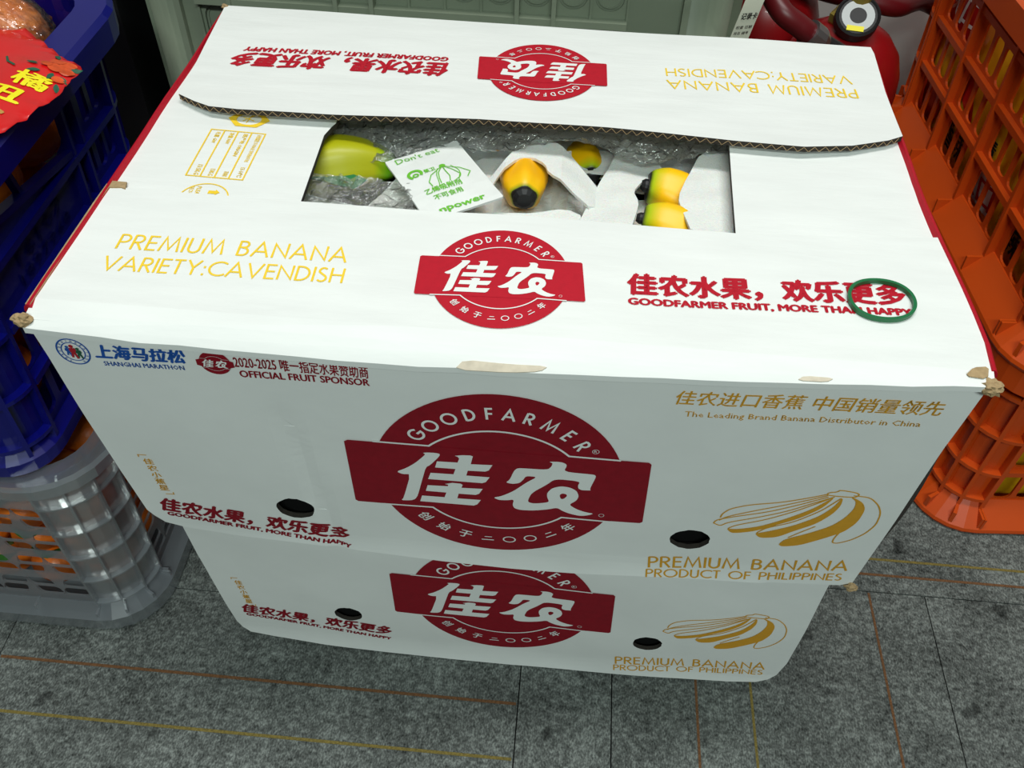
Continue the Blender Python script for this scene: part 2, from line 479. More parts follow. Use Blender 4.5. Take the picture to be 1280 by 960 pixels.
# emblem, in millimetres around its centre
PERSON = [(-48.2,27.5),(-45.3,28.3),(-40.1,28.5),(-37.6,27.9),(-37.2,26.7),(-38.5,23.6),(-43.7,15.0),(-46.9,11.8),(-49.7,-1.6),(-53.7,-21.5),(-55.6,-26.0),(-58.5,-28.1),(-65.4,-29.0),(-63.5,-25.6),(-57.3,2.8),(-62.8,2.2),(-66.4,4.6),(-60.0,9.1),(-53.5,15.8),(-48.6,22.8),(-46.5,26.2)]
EARTH1 = [(-27.8,26.9),(-23.1,28.2),(-17.9,28.6),(-16.3,27.8),(-17.7,19.1),(-3.8,19.9),(-6.1,13.8),(-8.3,12.2),(-19.7,11.7),(-20.7,6.1),(-5.4,6.1),(-8.0,0.3),(-10.3,-1.1),(-45.9,-1.1),(-44.0,6.1),(-29.0,6.4),(-27.6,12.5),(-40.8,12.5),(-39.4,19.4),(-26.1,19.8),(-25.0,24.3),(-26.0,26.1)]
EARTH2 = [(-35.0,-5.4),(-29.9,-3.4),(-24.5,-3.6),(-23.2,-4.8),(-24.0,-8.3),(-9.9,-7.7),(-12.3,-13.6),(-14.6,-15.3),(-26.0,-15.4),(-27.0,-21.1),(-11.1,-20.9),(-13.5,-26.5),(-15.9,-28.3),(-52.4,-28.2),(-50.8,-21.1),(-35.6,-21.0),(-34.2,-15.2),(-48.0,-15.1),(-46.5,-8.3),(-33.1,-7.7),(-32.7,-6.0)]
NONG = [(5.1,1.7),(7.7,5.3),(10.0,15.1),(11.7,18.2),(14.2,19.1),(31.5,19.4),(33.8,23.6),(34.3,27.1),(31.7,28.3),(37.4,29.0),(41.0,28.4),(43.6,26.1),(41.7,18.7),(60.3,18.0),(62.1,17.4),(62.7,15.4),(59.9,1.5),(61.1,0.1),(54.9,-0.4),(52.6,1.2),(52.0,4.4),(53.1,9.4),(36.9,10.2),(31.6,2.5),(22.4,-7.9),(20.0,-18.4),(23.6,-20.1),(28.9,-19.1),(34.7,-16.9),(32.9,-11.3),(32.6,-6.6),(35.4,-0.7),(41.1,2.4),(47.0,1.8),(51.7,-1.5),(53.6,-7.2),(52.5,-12.8),(47.8,-18.2),(53.3,-23.0),(59.6,-25.9),(65.4,-26.8),(61.4,-29.6),(56.2,-30.9),(49.2,-29.1),(44.0,-26.3),(40.4,-22.9),(33.8,-26.0),(24.7,-28.6),(16.3,-29.3),(11.7,-27.8),(10.3,-23.8),(11.1,-17.2),(6.2,-18.8),(0.9,-19.2),(-2.9,-16.7),(2.4,-14.6),(10.5,-7.5),(19.0,4.1),(25.4,10.7),(18.1,10.9),(16.4,6.4),(14.0,2.2),(9.6,0.7)]
NHOLE = [(41.3,-10.2),(41.0,-7.5),(42.7,-5.6),(45.4,-6.3),(45.9,-8.5),(43.9,-12.0),(42.2,-12.2)]
mm = lambda pts: [(x/1000, y/1000) for x, y in pts]
def char_at(ch, cx, cy, rot, hgt, wid, bold=.0):
    if ch in GL:
        q, W = stroke_quads(ch, .165)
        bm = quad_bm([([((p[0]-W/2)*hgt*.92, (p[1]-.5)*hgt) for p in poly], []) for poly, _ in q])
    else:
        bm = text_bm(ch, (-wid/2, -hgt/2), (wid/2, -hgt/2), hgt, bold)
    return xf(bm, cx, cy, 1, rot)
def emblem(S, cx, cy, s, rot, m, parent, h=.0006, ring_text=True, clip=None, small=False):
    """round seal with a banner; white lettering a hair above the ink"""
    def T(bm):
        xf(bm, cx, cy, s, rot)
        if clip: clip_bm(bm, *clip)
        return bm
    disc = flat_bm([(ell(0, .0025, .0812, .0880, 96), [])])
    ban = flat_bm([(smooth_poly([(-.0965,.0345),(.0955,.0338),(.0985,-.0350),(-.0965,-.0345)], 1) if small else
                   [(-.0955,.0350),(.0940,.0343),(.0958,.0325),(.0990,-.0335),(.0972,-.0352),(-.0955,-.0348),(-.0972,-.0330),(-.0978,.0332)], [])])
    for v in ban.verts: v.co.z = .00015
    root = printed('printed_emblem', T(merge_bm([disc, ban])), S, h, m, parent, .015)
    # white line: along the banner edge and round the inner circle
    a = math.degrees(math.asin(.0355/.0560))
    up = [(-.0795,.0358)]+[(.0570*math.cos(math.radians(t)), .0005+.0550*math.sin(math.radians(t))) for t in [180-39.5-k*101/28 for k in range(29)]]+[(.0765,.0346)]
    dn = [(-.0790,-.0352)]+[(.0570*math.cos(math.radians(t)), .0005+.0550*math.sin(math.radians(t))) for t in [180+39.5+k*101/28 for k in range(29)]]+[(.0775,-.0358)]
    for ln in (up, dn):
        lb = T(quad_bm(ribbon(ln, .0015)))
        if lb.faces: printed('emblem_line', lb, S, h*1.6, M['white'], root, .03)
    polys = [(mm(smooth_poly(PERSON, 1)), []), (mm(EARTH1), []), (mm(EARTH2), []), (mm(smooth_poly(NONG, 2)), [mm(smooth_poly(NHOLE, 1))])]
    printed('emblem_characters', T(flat_bm(polys)), S, h*1.6, M['white'], root, .03)
    if ring_text:
        bms = []
        for ch, an in zip('GOODFARMER', (-51, -39.5, -27.5, -16, -5.5, 4.8, 15.5, 27.5, 39.5, 50.5)):
            t = math.radians(an); r = .0715
            bms.append(char_at(ch, .93*r*math.sin(t), .0010+r*math.cos(t), -t, .0106, 0))
        R_ = quad_bm(ribbon(ell(.0600, .0420, .0021, .0021, 14), .0003, True)); bms.append(R_)
        bms.append(text_bm('R', (.0590, .0409), (.0610, .0409), .0022))
        bms.append(quad_bm(ribbon(ell(.0705, -.0285, .0018, .0018, 14), .0003, True)))
        printed('emblem_ring_lettering', T(merge_bm(bms)), S, h*1.6, M['white'], root, .03)
        bms = []
        for ch, an in zip('创始于二〇〇二年', (-131.6, -146.3, -160.5, -175, 172, 158.8, 145.5, 132)):
            t = math.radians(an); r = .0712
            px_, py_ = .93*r*math.sin(t), .0010+r*math.cos(t)
            if ch == '〇': bms.append(xf(quad_bm(ribbon(ell(0, 0, .0042, .0036, 20), .0010, True)), px_, py_, 1, PI-t))
            elif ch == '二':
                bms.append(xf(quad_bm([([(-.0028,.0014),(.0024,.0018),(.0024,.0027),(-.0028,.0023)],[]), ([(-.0045,-.0030),(.0042,-.0022),(.0042,-.0011),(-.0045,-.0019)],[])]), px_, py_, 1, PI-t))
            else: bms.append(char_at(ch, px_, py_, PI-t, .0092, .0092, .02))
        printed('emblem_ring_lettering', T(merge_bm(bms)), S, h*1.6, M['white'], root, .03)
    return root

BAN = dict(
 tip1=[(146.2,-22.9),(146.6,-18.1),(150.4,-11.5),(161.7,-5.3),(181.9,-.1),(197.8,6.9),(207.7,12.3)],
 l2=[(146.0,-26.4),(150.4,-21.0),(166.7,-11.7),(182.8,-3.9),(198.4,4.7),(208.2,10.8)],
 l3=[(143.0,-30.3),(144.4,-25.9),(155.8,-20.2),(175.8,-12.1),(193.0,-1.9),(209.1,9.3)],
 l3b=[(143.0,-30.3),(148.2,-33.4),(151.9,-28.4),(171.9,-18.7),(187.9,-9.8),(202.6,2.0),(212.8,9.8)],
 l4=[(195.7,-41.8),(201.4,-34.9),(210.0,-25.6)],
 out=[(224.1,12.8),(234.8,12.0),(242.5,4.0),(246.7,-5.3),(247.9,-18.6),(244.3,-30.3),(237.8,-39.5),(230.1,-44.9),(226.2,-44.4),(226.1,-37.5),(229.3,-22.9),(233.5,-12.6)])
BANF = dict(
 f1=[(153.4,-36.2),(158.0,-31.0),(176.1,-21.6),(193.1,-9.1),(207.3,4.3),(212.8,9.8),(207.8,-3.9),(196.9,-17.1),(183.0,-27.6),(172.0,-36.1),(161.6,-40.1),(157.1,-40.7)],
 f2=[(173.1,-39.6),(178.4,-31.7),(194.6,-22.5),(208.6,-7.1),(214.5,3.6),(217.7,9.8),(218.8,.9),(216.4,-9.3),(209.1,-22.2),(197.1,-32.7),(188.2,-41.8),(177.5,-44.4)],
 f3=[(192.0,-51.5),(194.4,-44.5),(208.7,-34.6),(220.5,-24.1),(226.4,-13.0),(229.1,-1.0),(227.6,6.9),(222.9,11.1),(231.4,5.8),(235.2,-1.8),(234.8,-17.0),(229.5,-29.9),(217.7,-40.5),(205.3,-50.3),(194.7,-53.3)],
 crown=[(207.1,11.6),(208.1,14.2),(212.9,15.5),(214.0,17.8),(224.9,16.1),(227.2,14.2),(225.6,10.8),(212.5,10.7)])
def hollow(poly, k):
    """outline ring of a thin leaf-shaped stroke"""
    c = Vector((sum(p[0] for p in poly)/len(poly), sum(p[1] for p in poly)/len(poly)))
    return poly
def banana_art(S, cx, cz, m, parent, h=.0004, s=1.0):
    bms = []
    sm = lambda k: [(x/1000, y/1000) for x, y in smooth_poly(BAN[k], 2, False)]
    for k in BAN: bms.append(quad_bm(ribbon(sm(k), .0010)))
    for k in BANF:
        P = [(x/1000, y/1000) for x, y in smooth_poly(BANF[k], 2)]
        bms.append(quad_bm(ribbon(P, .0010, True)))
        if k in ('f2', 'f1'):                                        # ink fills only the lower crescent
            q = [Vector(p)/1000 for p in BANF[k]]; top, bot = q[:6], q[6:][::-1]
            w = (0, .55, .62, .62, .5, 0) if k == 'f1' else (0, .35, .40, .45, .4, 0)
            mid = [t.lerp(b, w_) for t, b, w_ in zip(top, bot, w)]
            bms.append(flat_bm([(smooth_poly([tuple(x) for x in mid+bot[::-1]], 2), [])]))
        elif k == 'f3': bms.append(flat_bm([(P, [])]))
    bm = merge_bm(bms)
    for v in bm.verts: v.co.x = cx+(v.co.x-.195)*s; v.co.y = cz+(v.co.y+.018)*s
    return printed('printed_banana_bunch', bm, S, h, m, parent, .03)

# ------------------------------------------------------------------ floor: carpet tiles and wall
floor = link_mesh('floor', [(-1.6,-1.3,-.006),(1.8,-1.3,-.006),(1.8,.84,-.006),(-1.6,.84,-.006)], [(0,1,2,3)], M['seam'])
tag(floor, kind='structure')
def tile(x0, x1, y0, y1, sx=(), sy=()):
    g = .0006
    bm = bmesh.new(); bmesh.ops.create_cube(bm, size=1)
    for v in bm.verts:
        v.co.x = (x0+g) if v.co.x < 0 else (x1-g); v.co.y = (y0+g) if v.co.y < 0 else (y1-g); v.co.z = -.0059 if v.co.z < 0 else 0
    bmesh.ops.bevel(bm, geom=[e for e in bm.edges if all(v.co.z > -.001 for v in e.verts)], offset=.0008, segments=1)
    t = bm_obj('carpet_tile', bm, M['carpet'], floor)
    for c, k in sx:
        mb = MB(); mb.box(c-.0012, c+.0012, y0+.002, y1-.002, -.001, .0004); o = mb.build('woven_stripe', M[k], t)
    for c, k in sy:
        mb = MB(); mb.box(x0+.002, x1-.002, c-.0014, c+.0014, -.001, .0004); o = mb.build('woven_stripe', M[k], t)
tile(-.48, .022, -.42, .105, sy=((.016, 'stripe_o'), (-.036, 'stripe_y')))
tile(-.98, -.48, -.42, .105, sy=((.022, 'stripe_o'), (-.030, 'stripe_y')))
tile(.022, .110, -.42, .172)
tile(.110, .4335, -.42, .172, sx=((.1905, 'stripe_o'), (.2430, 'stripe_y'), (.3757, 'stripe_o')))
tile(.4335, .93, -.42, .172)
tile(.022, .93, .172, .672, sy=((.2125, 'stripe_y'), (.1930, 'stripe_o')))
tile(-.48, .022, .105, .672); tile(-.98, -.48, .105, .672)
tile(-.48, .022, -.92, -.42); tile(.022, .52, -.92, -.42)
wallo = MB(); wallo.box(-1.6, 1.8, .84, .90, -.006, 1.9); w = wallo.build('wall_back', M['wall']); tag(w, kind='structure')
bb = MB(); bb.box(-1.6, 1.8, .828, .84, 0, .09); o = bb.build('baseboard_back', M['blk']); tag(o, kind='structure')

# ------------------------------------------------------------------ banana cartons
HB, TOP = .2408, .4868
def wav(x, y, a=.0010, f=14):
    return a*mnoise.noise(Vector((x*f, y*f, 3.1)))
# upper carton
def S_upf(u, v, h):
    y = .0146*u - .0505*(v-TOP) - h + wav(u, v, .0012, 11)
    low = max(0, (.275-v)/.03)
    y -= .004*low*low*(1 if u < .2 else .5)                      # loose lower lip of the lid kicks out
    # pressed crease left of the emblem
    y += .0018*math.exp(-((u+.128+(v-.35)*.10)/.006)**2)*max(0, min(1, (.43-v)/.06))
    return Vector((u, y, v))
def S_top(u, v, h):
    z = TOP + h + wav(u, v, .0014, 9)*min(1, max(0, (v+.01)/.03))
    y = v
    if v < .010:                                                  # fold over the front edge
        t = (.010-v)/.02
        z -= .0085*t*t
    return Vector((u, y, z))
up = empty('cardboard_banana_carton', (0, .19, HB), 'open white cardboard banana carton stacked on top, cut opening in its lid', 'carton')
up_inv = Matrix.Translation((0, -.19, -HB))
def P(o, parent):                                                 # parent keeping world placement
    o.parent = parent; o.matrix_parent_inverse = Matrix.Translation(-parent.matrix_world.translation) if parent.parent is None else Matrix.Identity(4)
    return o
bpy.context.view_layer.update()
def fix_children(root):
    bpy.context.view_layer.update()
    inv = root.matrix_world.inverted()
    for c in root.children: c.matrix_parent_inverse = inv

HOLES = [ell(-.1431, .3042, .0133, .0125, 28), ell(.1333, .3010, .0137, .0128, 28)]
HOLES = [[(x+random.uniform(-.0004, .0004), y+random.uniform(-.0004, .0004)) for x, y in h] for h in HOLES]
out_f = [(-.2675, TOP-.004), (-.2651,.4521), (-.2616,.3919), (-.2581,.3367), (-.2536,.288), (-.2500,.2805), (-.2440,.2725), (-.2300,.2675), (-.1900,.2620), (-.1323,.2574), (-.09,.2540), (-.04,.2500),
         (.0104,.2476), (.06,.2476), (.12,.2495), (.1638,.2512), (.215,.2532), (.2500,.2548), (.2580,.2590), (.2589,.2744), (.2608,.3444), (.262,.4242), (.2652, TOP-.004)]
sheet('front_panel', [(out_f, HOLES)], S_upf, .004, M['card'], up, .008, edge_m=M['flute'], near=[(-.1431,.3042),(.1333,.3010)])
for h in HOLES:                                                    # near-black sheet painting the shaded carton inside behind the hand holes
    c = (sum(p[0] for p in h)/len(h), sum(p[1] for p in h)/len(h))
    sheet('hole_shade_sheet', [(rrect(c[0]-.03, c[0]+.03, c[1]-.022, c[1]+.03, .004), [])], lambda u, v, hh: S_upf(u, v, hh-.011), .001, M['hole'], up)
# front flap of the lid
NU = 24
fr_edge = [(-.2672+.533*i/NU, .0146*(-.2672+.533*i/NU) - .004 - .0062*(1-((i/NU-.42)/.58)**2 if i/NU > .42 else 1-((.42-i/NU)/.42)**2)) for i in range(NU+1)]
fr_edge = [(x, y+random.uniform(-.0005, .0005)) for x, y in fr_edge]
out_ff = fr_edge + [(.2690,.0379),(.2672,.0861),(.2640,.1270),(.2,.1205),(.1368,.1158),(.06,.1178),(-.0047,.1190),(-.07,.1178),(-.1402,.1164),(-.2,.1172),(-.2573,.1186),(-.2645,.1180),(-.2655,.06)]
sheet('front_flap', [(out_ff, [])], S_top, .004, M['card'], up, .010)
# inner side flaps, one level lower
S_in = lambda u, v, h: Vector((u, v, TOP-.0022+h+wav(u, v, .0012, 12)))
sheet('inner_flap', [([(-.2660,.1150),(-.1404,.1130),(-.1420,.16),(-.1434,.198),(-.1405,.2090),(-.1385,.2140),(-.1385,.30),(-.2660,.30)], [])], S_in, .004, M['card'], up, .02, edge_m=M['flute'])
sheet('inner_flap', [([(.1366,.1120),(.2655,.1140),(.2640,.1756),(.2632,.30),(.1408,.30),(.1402,.2180)], [])], S_in, .004, M['card'], up, .02, edge_m=M['flute'])
# rear flap, its cut edge lifted a little
def S_rear(u, v, h):
    t = max(0, (.300-v)/.09); lift = .0052*t*t*(1-abs((u)/.30)**4)
    return Vector((u, v, TOP+.0036+h+lift+wav(u, v, .0012, 9)))
red_edge = [(-.2546,.2262),(-.2400,.2165),(-.2269,.2095),(-.2059,.2068),(-.17,.2072),(-.1382,.2075),(-.09,.2105),(-.0365,.2150),(.01,.2150),(.053,.2150),(.0957,.2130),(.1407,.2100),(.1888,.2090),(.2228,.2160),(.25,.2280),(.2618,.2360)]
out_r = red_edge+[(.2622,.30),(.2648,.3600),(.2640,.3705),(.20,.3712),(.1,.3706),(-.02,.3712),(-.12,.3702),(-.2,.3712),(-.2630,.3705),(-.2640,.3660),(-.2600,.30)]
sheet('rear_flap', [(out_r, [])], S_rear, .0042, M['card'], up, .016, edge_m=M['flute'])
# exposed fluting along the cut edge
fl = MB(); pts = []
Lp = [Vector(p) for p in red_edge]
for i in range(len(Lp)-1):
    n_ = max(1, int((Lp[i+1]-Lp[i]).length/.0035))
    for k in range(n_): pts.append(Lp[i].lerp(Lp[i+1], k/n_))
for i, p in enumerate(pts):
    q = pts[min(i+1, len(pts)-1)]
    if (q-p).length < 1e-5: continue
    z0, z1 = ((-.0040, -.0004) if i % 2 else (-.0004, -.0040))
    a = S_rear(p.x, p.y, z0); b = S_rear(q.x, q.y, z1); a.y -= .0004; b.y -= .0004
    fl.tube([a, b], .00022, 4, False)
fl.build('cut_edge_fluting', M['kraft'], up)
# side, back, bottom
def side(sgn, name, m, front_y, X0, H0, H1, par, depth=.3695, bot=0, mid=.002):
    us = [front_y+(depth-front_y)*i/16 for i in range(17)]
    prof = [(0, 0), (.0016, -.0006), (.0032, -.0022), (.0042, -.0050), (.0015, -.02), (mid, (H0-H1)/2), (-bot, H0-H1), (-bot-.004, H0-H1), (mid-.004, (H0-H1)/2), (-.0025, -.02), (-.002, -.004)]
    mb = MB()
    def S(u, v, h):
        y = u+max(0, -.054*h)*(1-(u-front_y)/(depth-front_y))
        return Vector((X0(u)+sgn*(v+wav(u, h, .0012, 16)), y, H1+h))
    mb.sweep(us, prof, S)
    k = len(prof); mb.f.append(tuple(range(k))); mb.f.append(tuple(16*k+j for j in range(k))[::-1])
    return mb.build(name, m, par)
def interp(tab, y):
    for (a, p), (b, q) in zip(tab, tab[1:]):
        if y <= b: return p+(q-p)*max(0, (y-a)/(b-a))
    return tab[-1][1]
RX = [(0,.2650),(.038,.2680),(.086,.2665),(.127,.2637),(.176,.2620),(.236,.2622),(.37,.2640)]
side(-1, 'side_panel', M['red'], .003, lambda y: -.2662+.0015*y/.37, .292, TOP+.001, up, bot=.0130, mid=-.0062)
side(1, 'side_panel', M['red'], .010, lambda y: interp(RX, y), .270, TOP+.001, up, bot=.0085, mid=-.0050)
mb = MB(); mb.box(-.262, .262, .3665, .3705, HB+.012, TOP-.001); mb.build('back_panel', M['card'], up)
# inner tray that stands on the lower carton
mb = MB()
mb.box(-.238, .244, .040, .044, HB+.001, .41); mb.box(-.238, .244, .358, .362, HB+.001, .41)
mb.box(-.240, -.236, .040, .362, HB+.001, .41); mb.box(.242, .246, .04, .362, HB+.001, .41); mb.box(-.238, .244, .042, .36, HB+.001, HB+.005)
mb.build('inner_tray', M['flute'], up)
# kraft edge where the lid was cut on the left, worn corners
S_k = lambda u, v, h: Vector((u, v, TOP+.0009+h+wav(u, v, .0014, 9)))
def strip(pts, w, name, m, S=S_k, h=.0, th=.0012):
    q = ribbon(pts, w); return sheet(name, None, lambda u, v, hh: S(u, v, hh+h), th, m, up, .03, bm=quad_bm(q))
strip([(-.2672,.004),(-.2672,.05),(-.2668,.10),(-.2662,.1205)], .0030, 'torn_kraft_edge', M['kraft'])
sheet('torn_kraft_patch', [([(-.2665,.1240),(-.2555,.1236),(-.2540,.1165),(-.2572,.1178),(-.2660,.1168)], [])], S_k, .0012, M['kraft'], up)
def torn(cx, cy, cz, r, name='torn_corner'):
    bm = bmesh.new(); bmesh.ops.create_icosphere(bm, subdivisions=3, radius=r)
    for v in bm.verts:
        d = 1+.55*mnoise.noise(v.co*420+Vector((cx*50, 0, 0))); v.co = Vector((v.co.x*1.1*d+cx, v.co.y*.8*d+cy, v.co.z*.8*d+cz))
    bm_obj(name, bm, M['kraft'], up)
torn(-.2680, -.0045, TOP-.0035, .0048); torn(.2650, .002, TOP-.0045, .0055); torn(.2575, .013, .2560, .0040); torn(-.2640, .3690, TOP+.003, .0028)
def scuff(pts, name='scuffed_patch', m='kraft', S=S_top, h=.0007):
    sheet(name, [(smooth_poly(pts, 1), [])], lambda u, v, hh: S(u, v, hh+h), .0005, M[m], up)
M['scuff'] = mat('scuffed_paper', srgb(216, 204, 184), .8, .2, 200)
scuff([(-.025,-.0115),(.006,-.0110),(.022,-.0095),(.026,-.0070),(.004,-.0075),(-.020,-.0070)], m='scuff')
scuff([(.160,-.0045),(.176,-.0042),(.180,-.0020),(.164,-.0020)], m='scuff')
scuff([(.2500,.0050),(.2620,.0040),(.2645,.0130),(.2560,.0115)], m='kraft')
# fine crease line along both long edges of the front flap
# lettering on top, front flap
St = S_top
def pr(bm, S, m, par=up, name='printed_lettering', h=.0004): return printed(name, bm, S, h, M[m], par, .01)
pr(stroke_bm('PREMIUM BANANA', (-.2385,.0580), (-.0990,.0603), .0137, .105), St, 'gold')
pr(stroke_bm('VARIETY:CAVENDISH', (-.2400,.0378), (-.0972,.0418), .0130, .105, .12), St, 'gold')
emblem(St, -.0062, .0560, .503, .035, M['red'], up)
SLO = '佳农水果，欢乐更多'; ENG = 'GOODFARMER FRUIT, MORE THAN HAPPY'
pr(text_bm(SLO, (.0678,.0492), (.2310,.0575), .0205, .055, .06, 3), St, 'red')
pr(text_bm(ENG, (.0687,.0405), (.2320,.0488), .0070, .060, .0, 3), St, 'red')
# rear flap, everything upside down
Sr = S_rear
pr(text_bm(SLO, (-.0660,.3000), (-.2330,.2965), .0230, .055, .15, 3), Sr, 'red')
pr(text_bm(ENG, (-.0690,.3090), (-.2280,.3055), .0080, .060, .15, 2), Sr, 'red')
emblem(Sr, .0035, .2950, .503, PI+.018, M['red'], up)
pr(stroke_bm('PREMIUM BANANA', (.2400,.3000), (.0975,.2945), .0130, .10), Sr, 'gold')
pr(stroke_bm('VARIETY:CAVENDISH', (.2385,.3195), (.0970,.3130), .0120, .10, .12), Sr, 'gold')
# table and recycling marks on the left inner flap
Si = S_in
q = ribbon([(-.2222,.1945),(-.1838,.1938),(-.1838,.1375),(-.2222,.1388)], .0010, True)
for i in (1, 2, 3):
    x = -.2222+.0096*i; q += ribbon([(x,.1945),(x,.1385)], .0010)
pr(quad_bm(q), Si, 'gold', name='printed_weight_table')
bms = []
for i, (a, b) in enumerate((('毛重 GW', '13.5KG'), ('净重 NW', '13KG'), ('原产地 ORIGIN', '菲律宾'), ('存储温度 STORAGE TEMPERATURE', '13-14℃'))):
    x = -.2170+.0096*i
    bms.append(text_bm(a, (x-.0008,.1920), (x-.0008,.1920-min(.034, .0028*len(a))), .0034, .02, 0, 1))
    bms.append(text_bm(b, (x-.0008,.1400+.0019*len(b)), (x-.0008,.1400), .0034, .02, 0, 1))
pr(merge_bm(bms), Si, 'gold', name='printed_table_lettering')
hx = clip_bm(flat_bm([(ell(-.2000, .2105, .0150, .0110, 6, 0, 2*PI), [ell(-.2000, .2105, .0088, .0070, 20)])]), (0, .30), (0, 1))
pr(hx, Si, 'gold', name='printed_mark')
pr(quad_bm(ribbon([(-.2040,.2080),(-.1970,.2160)], .0008)+ribbon([(-.2050,.2130),(-.1960,.2090)], .0008)+ribbon([(-.2010,.2060),(-.1990,.2160)], .0007)), Si, 'gold', name='printed_mark')
pr(quad_bm(ribbon(ell(-.2035, .1150, .0160, .0160, 40, 0, PI), .0009)), Si, 'gold', name='printed_recycling_ring')
bms = [text_bm('PLEASE', (-.2105,.1275), (-.2105,.1160), .0030, .02, 0, 1), text_bm('RECYCLE', (-.2150,.1270), (-.2150,.1165), .0028, .02, 0, 1)]
for k in range(3):
    a = math.radians(90+120*k); c = (-.1985+.0048*math.cos(a), .1175+.0048*math.sin(a))
    tri = flat_bm([([(-.0036,-.0016),(.0010,-.0016),(.0010,-.0030),(.0040,0),(.0010,.0030),(.0010,.0016),(-.0036,.0016)], [])])
    bms.append(xf(tri, c[0], c[1], 1, a-PI/2))
mk = clip_bm(merge_bm(bms), (0, .1182), (0, -1)); pr(mk, Si, 'gold', name='printed_recycling_mark')
# front face of the upper carton
Sf = S_upf
def front_prints(S, dz, par, ink, full=True, dx=0):
    emblem(S, -.0010+dx, .3555-dz, 1.0, -.006, M['darkred'], par, clip=None if full else ((0, .192), (0, 1)))
    banana_art(S, .195+(.002 if full else .003), (.3555-.0173)-dz+(0 if full else .005), M['ochre'], par)
front_prints(Sf, 0, up, 'ochre')
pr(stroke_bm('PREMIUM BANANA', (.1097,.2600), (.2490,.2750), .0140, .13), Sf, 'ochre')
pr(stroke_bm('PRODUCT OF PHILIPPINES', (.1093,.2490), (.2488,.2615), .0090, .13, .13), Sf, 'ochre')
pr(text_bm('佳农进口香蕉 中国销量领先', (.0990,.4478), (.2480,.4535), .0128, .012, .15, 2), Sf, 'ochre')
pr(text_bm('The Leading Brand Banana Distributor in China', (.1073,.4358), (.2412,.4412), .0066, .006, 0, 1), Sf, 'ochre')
pr(text_bm(SLO, (-.2440,.2890), (-.1105,.2645), .0182, .052, .08, 3), Sf, 'darkred')
pr(text_bm(ENG, (-.2400,.2825), (-.1090,.2560), .0060, .060, 0, 2), Sf, 'darkred')
pr(text_bm('2020-2025 唯一指定水果赞助商', (-.1545,.4530), (-.0765,.4520), .0112, .022, 0, 2), Sf, 'darkred')
pr(text_bm('OFFICIAL FRUIT SPONSOR', (-.1530,.4450), (-.0765,.4455), .0062, .035, 0, 3), Sf, 'darkred')
emblem(Sf, -.1655, .4562, .112, -.02, M['darkred'], up, ring_text=False, small=True)
pr(text_bm('上海马拉松', (-.2365,.4530), (-.1830,.4535), .0125, .048, .18, 2), Sf, 'blueink')
pr(text_bm('SHANGHAI MARATHON', (-.2330,.4470), (-.1850,.4480), .0040, .022, 0, 1), Sf, 'blueink')
# round marathon badge: two rings and three runners
cxb, czb = -.2482, .4577
badge = quad_bm(ribbon(ell(cxb, czb, .0092, .0106, 40), .0009, True)+ribbon(ell(cxb, czb, .0066, .0076, 36), .0006, True))
br = printed('printed_badge', badge, Sf, .0004, M['blueink'], up, .03)
def runner(x, z, s, col):
    polys = [(ell(x, z+.0040*s, .0011*s, .0012*s, 12), []), ([(x-.0015*s,z+.0028*s),(x+.0015*s,z+.0028*s),(x+.0020*s,z+.0004*s),(x+.0010*s,z-.0006*s),(x+.0018*s,z-.0050*s),(x+.0006*s,z-.0052*s),(x-.0001*s,z-.0014*s),(x-.0008*s,z-.0044*s),(x-.0019*s,z-.0042*s),(x-.0011*s,z-.0006*s),(x-.0022*s,z+.0006*s)], [])]
    printed('badge_runner', flat_bm(polys), Sf, .0005, M[col], br, .03)
runner(cxb-.0027, czb+.0005, .85, 'blueink'); runner(cxb, czb, 1.15, 'redink2'); runner(cxb+.0031, czb-.0010, .9, 'greenink')
bms = []
for i in range(16):
    t = math.radians(-150+i*20); bms.append(char_at('SHANGHAIMARATHON'[i] if 'SHANGHAIMARATHON'[i] in GL else 'N', cxb+.0079*math.sin(t), czb+.0091*math.cos(t), -t, .0015, 0))
printed('badge_lettering', merge_bm(bms), Sf, .0005, M['blueink'], br, .03)
# vertical caption
def vert_caption(S, x0, z0, x1, z1, par, n=5):
    bms = []; txt = '佳农小蕉星'
    for i, ch in enumerate(txt):
        t = (i+.5)/n; x = x0+(x1-x0)*t; z = z0+(z1-z0)*t; hh = abs(z1-z0)/n*.86
        bms.append(text_bm(ch, (x-.0034, z-hh/2), (x+.0034, z-hh/2), hh, .02, 0, 1))
    bms.append(quad_bm(ribbon([(x0-.0048, z0+.0010), (x0-.0048, z0+.0036), (x0+.0010, z0+.0036)], .0007)))
    bms.append(quad_bm(ribbon([(x1+.0048, z1-.0010), (x1+.0048, z1-.0036), (x1-.0010, z1-.0036)], .0007)))
    printed('printed_caption', merge_bm(bms), S, .0004, M['ochre'], par, .03)
vert_caption(Sf, -.2350, .3540, -.2325, .3150, up)
# sprung fold at the right front corner, kraft painted dark for the shade there
mb = MB(); prof = []
for i in range(13):
    t = i/12; z = .262+t*.205; wd = .0125*math.sin(PI*min(1, t*1.15)**.8)**.7 if t*1.15 < 1 else .0008
    x = .2590+(.2652-.2590)*t+.0002; y = .0146*x-.0505*(z-TOP)+.0015
    prof.append((x, y, z, wd+.0006))
for i, (x, y, z, wd) in enumerate(prof):
    mb.v += [Vector((x-.002, y+.001, z)), Vector((x+wd, y+.014, z)), Vector((x+wd, y+.017, z)), Vector((x-.002, y+.006, z))]
for i in range(12):
    for k in range(4): mb.f.append((i*4+k, i*4+(k+1) % 4, i*4+4+(k+1) % 4, i*4+4+k))
mb.f += [(3, 2, 1, 0), (48, 49, 50, 51)]
mb.build('sprung_side_fold', M['flute'], up)
fix_children(up)

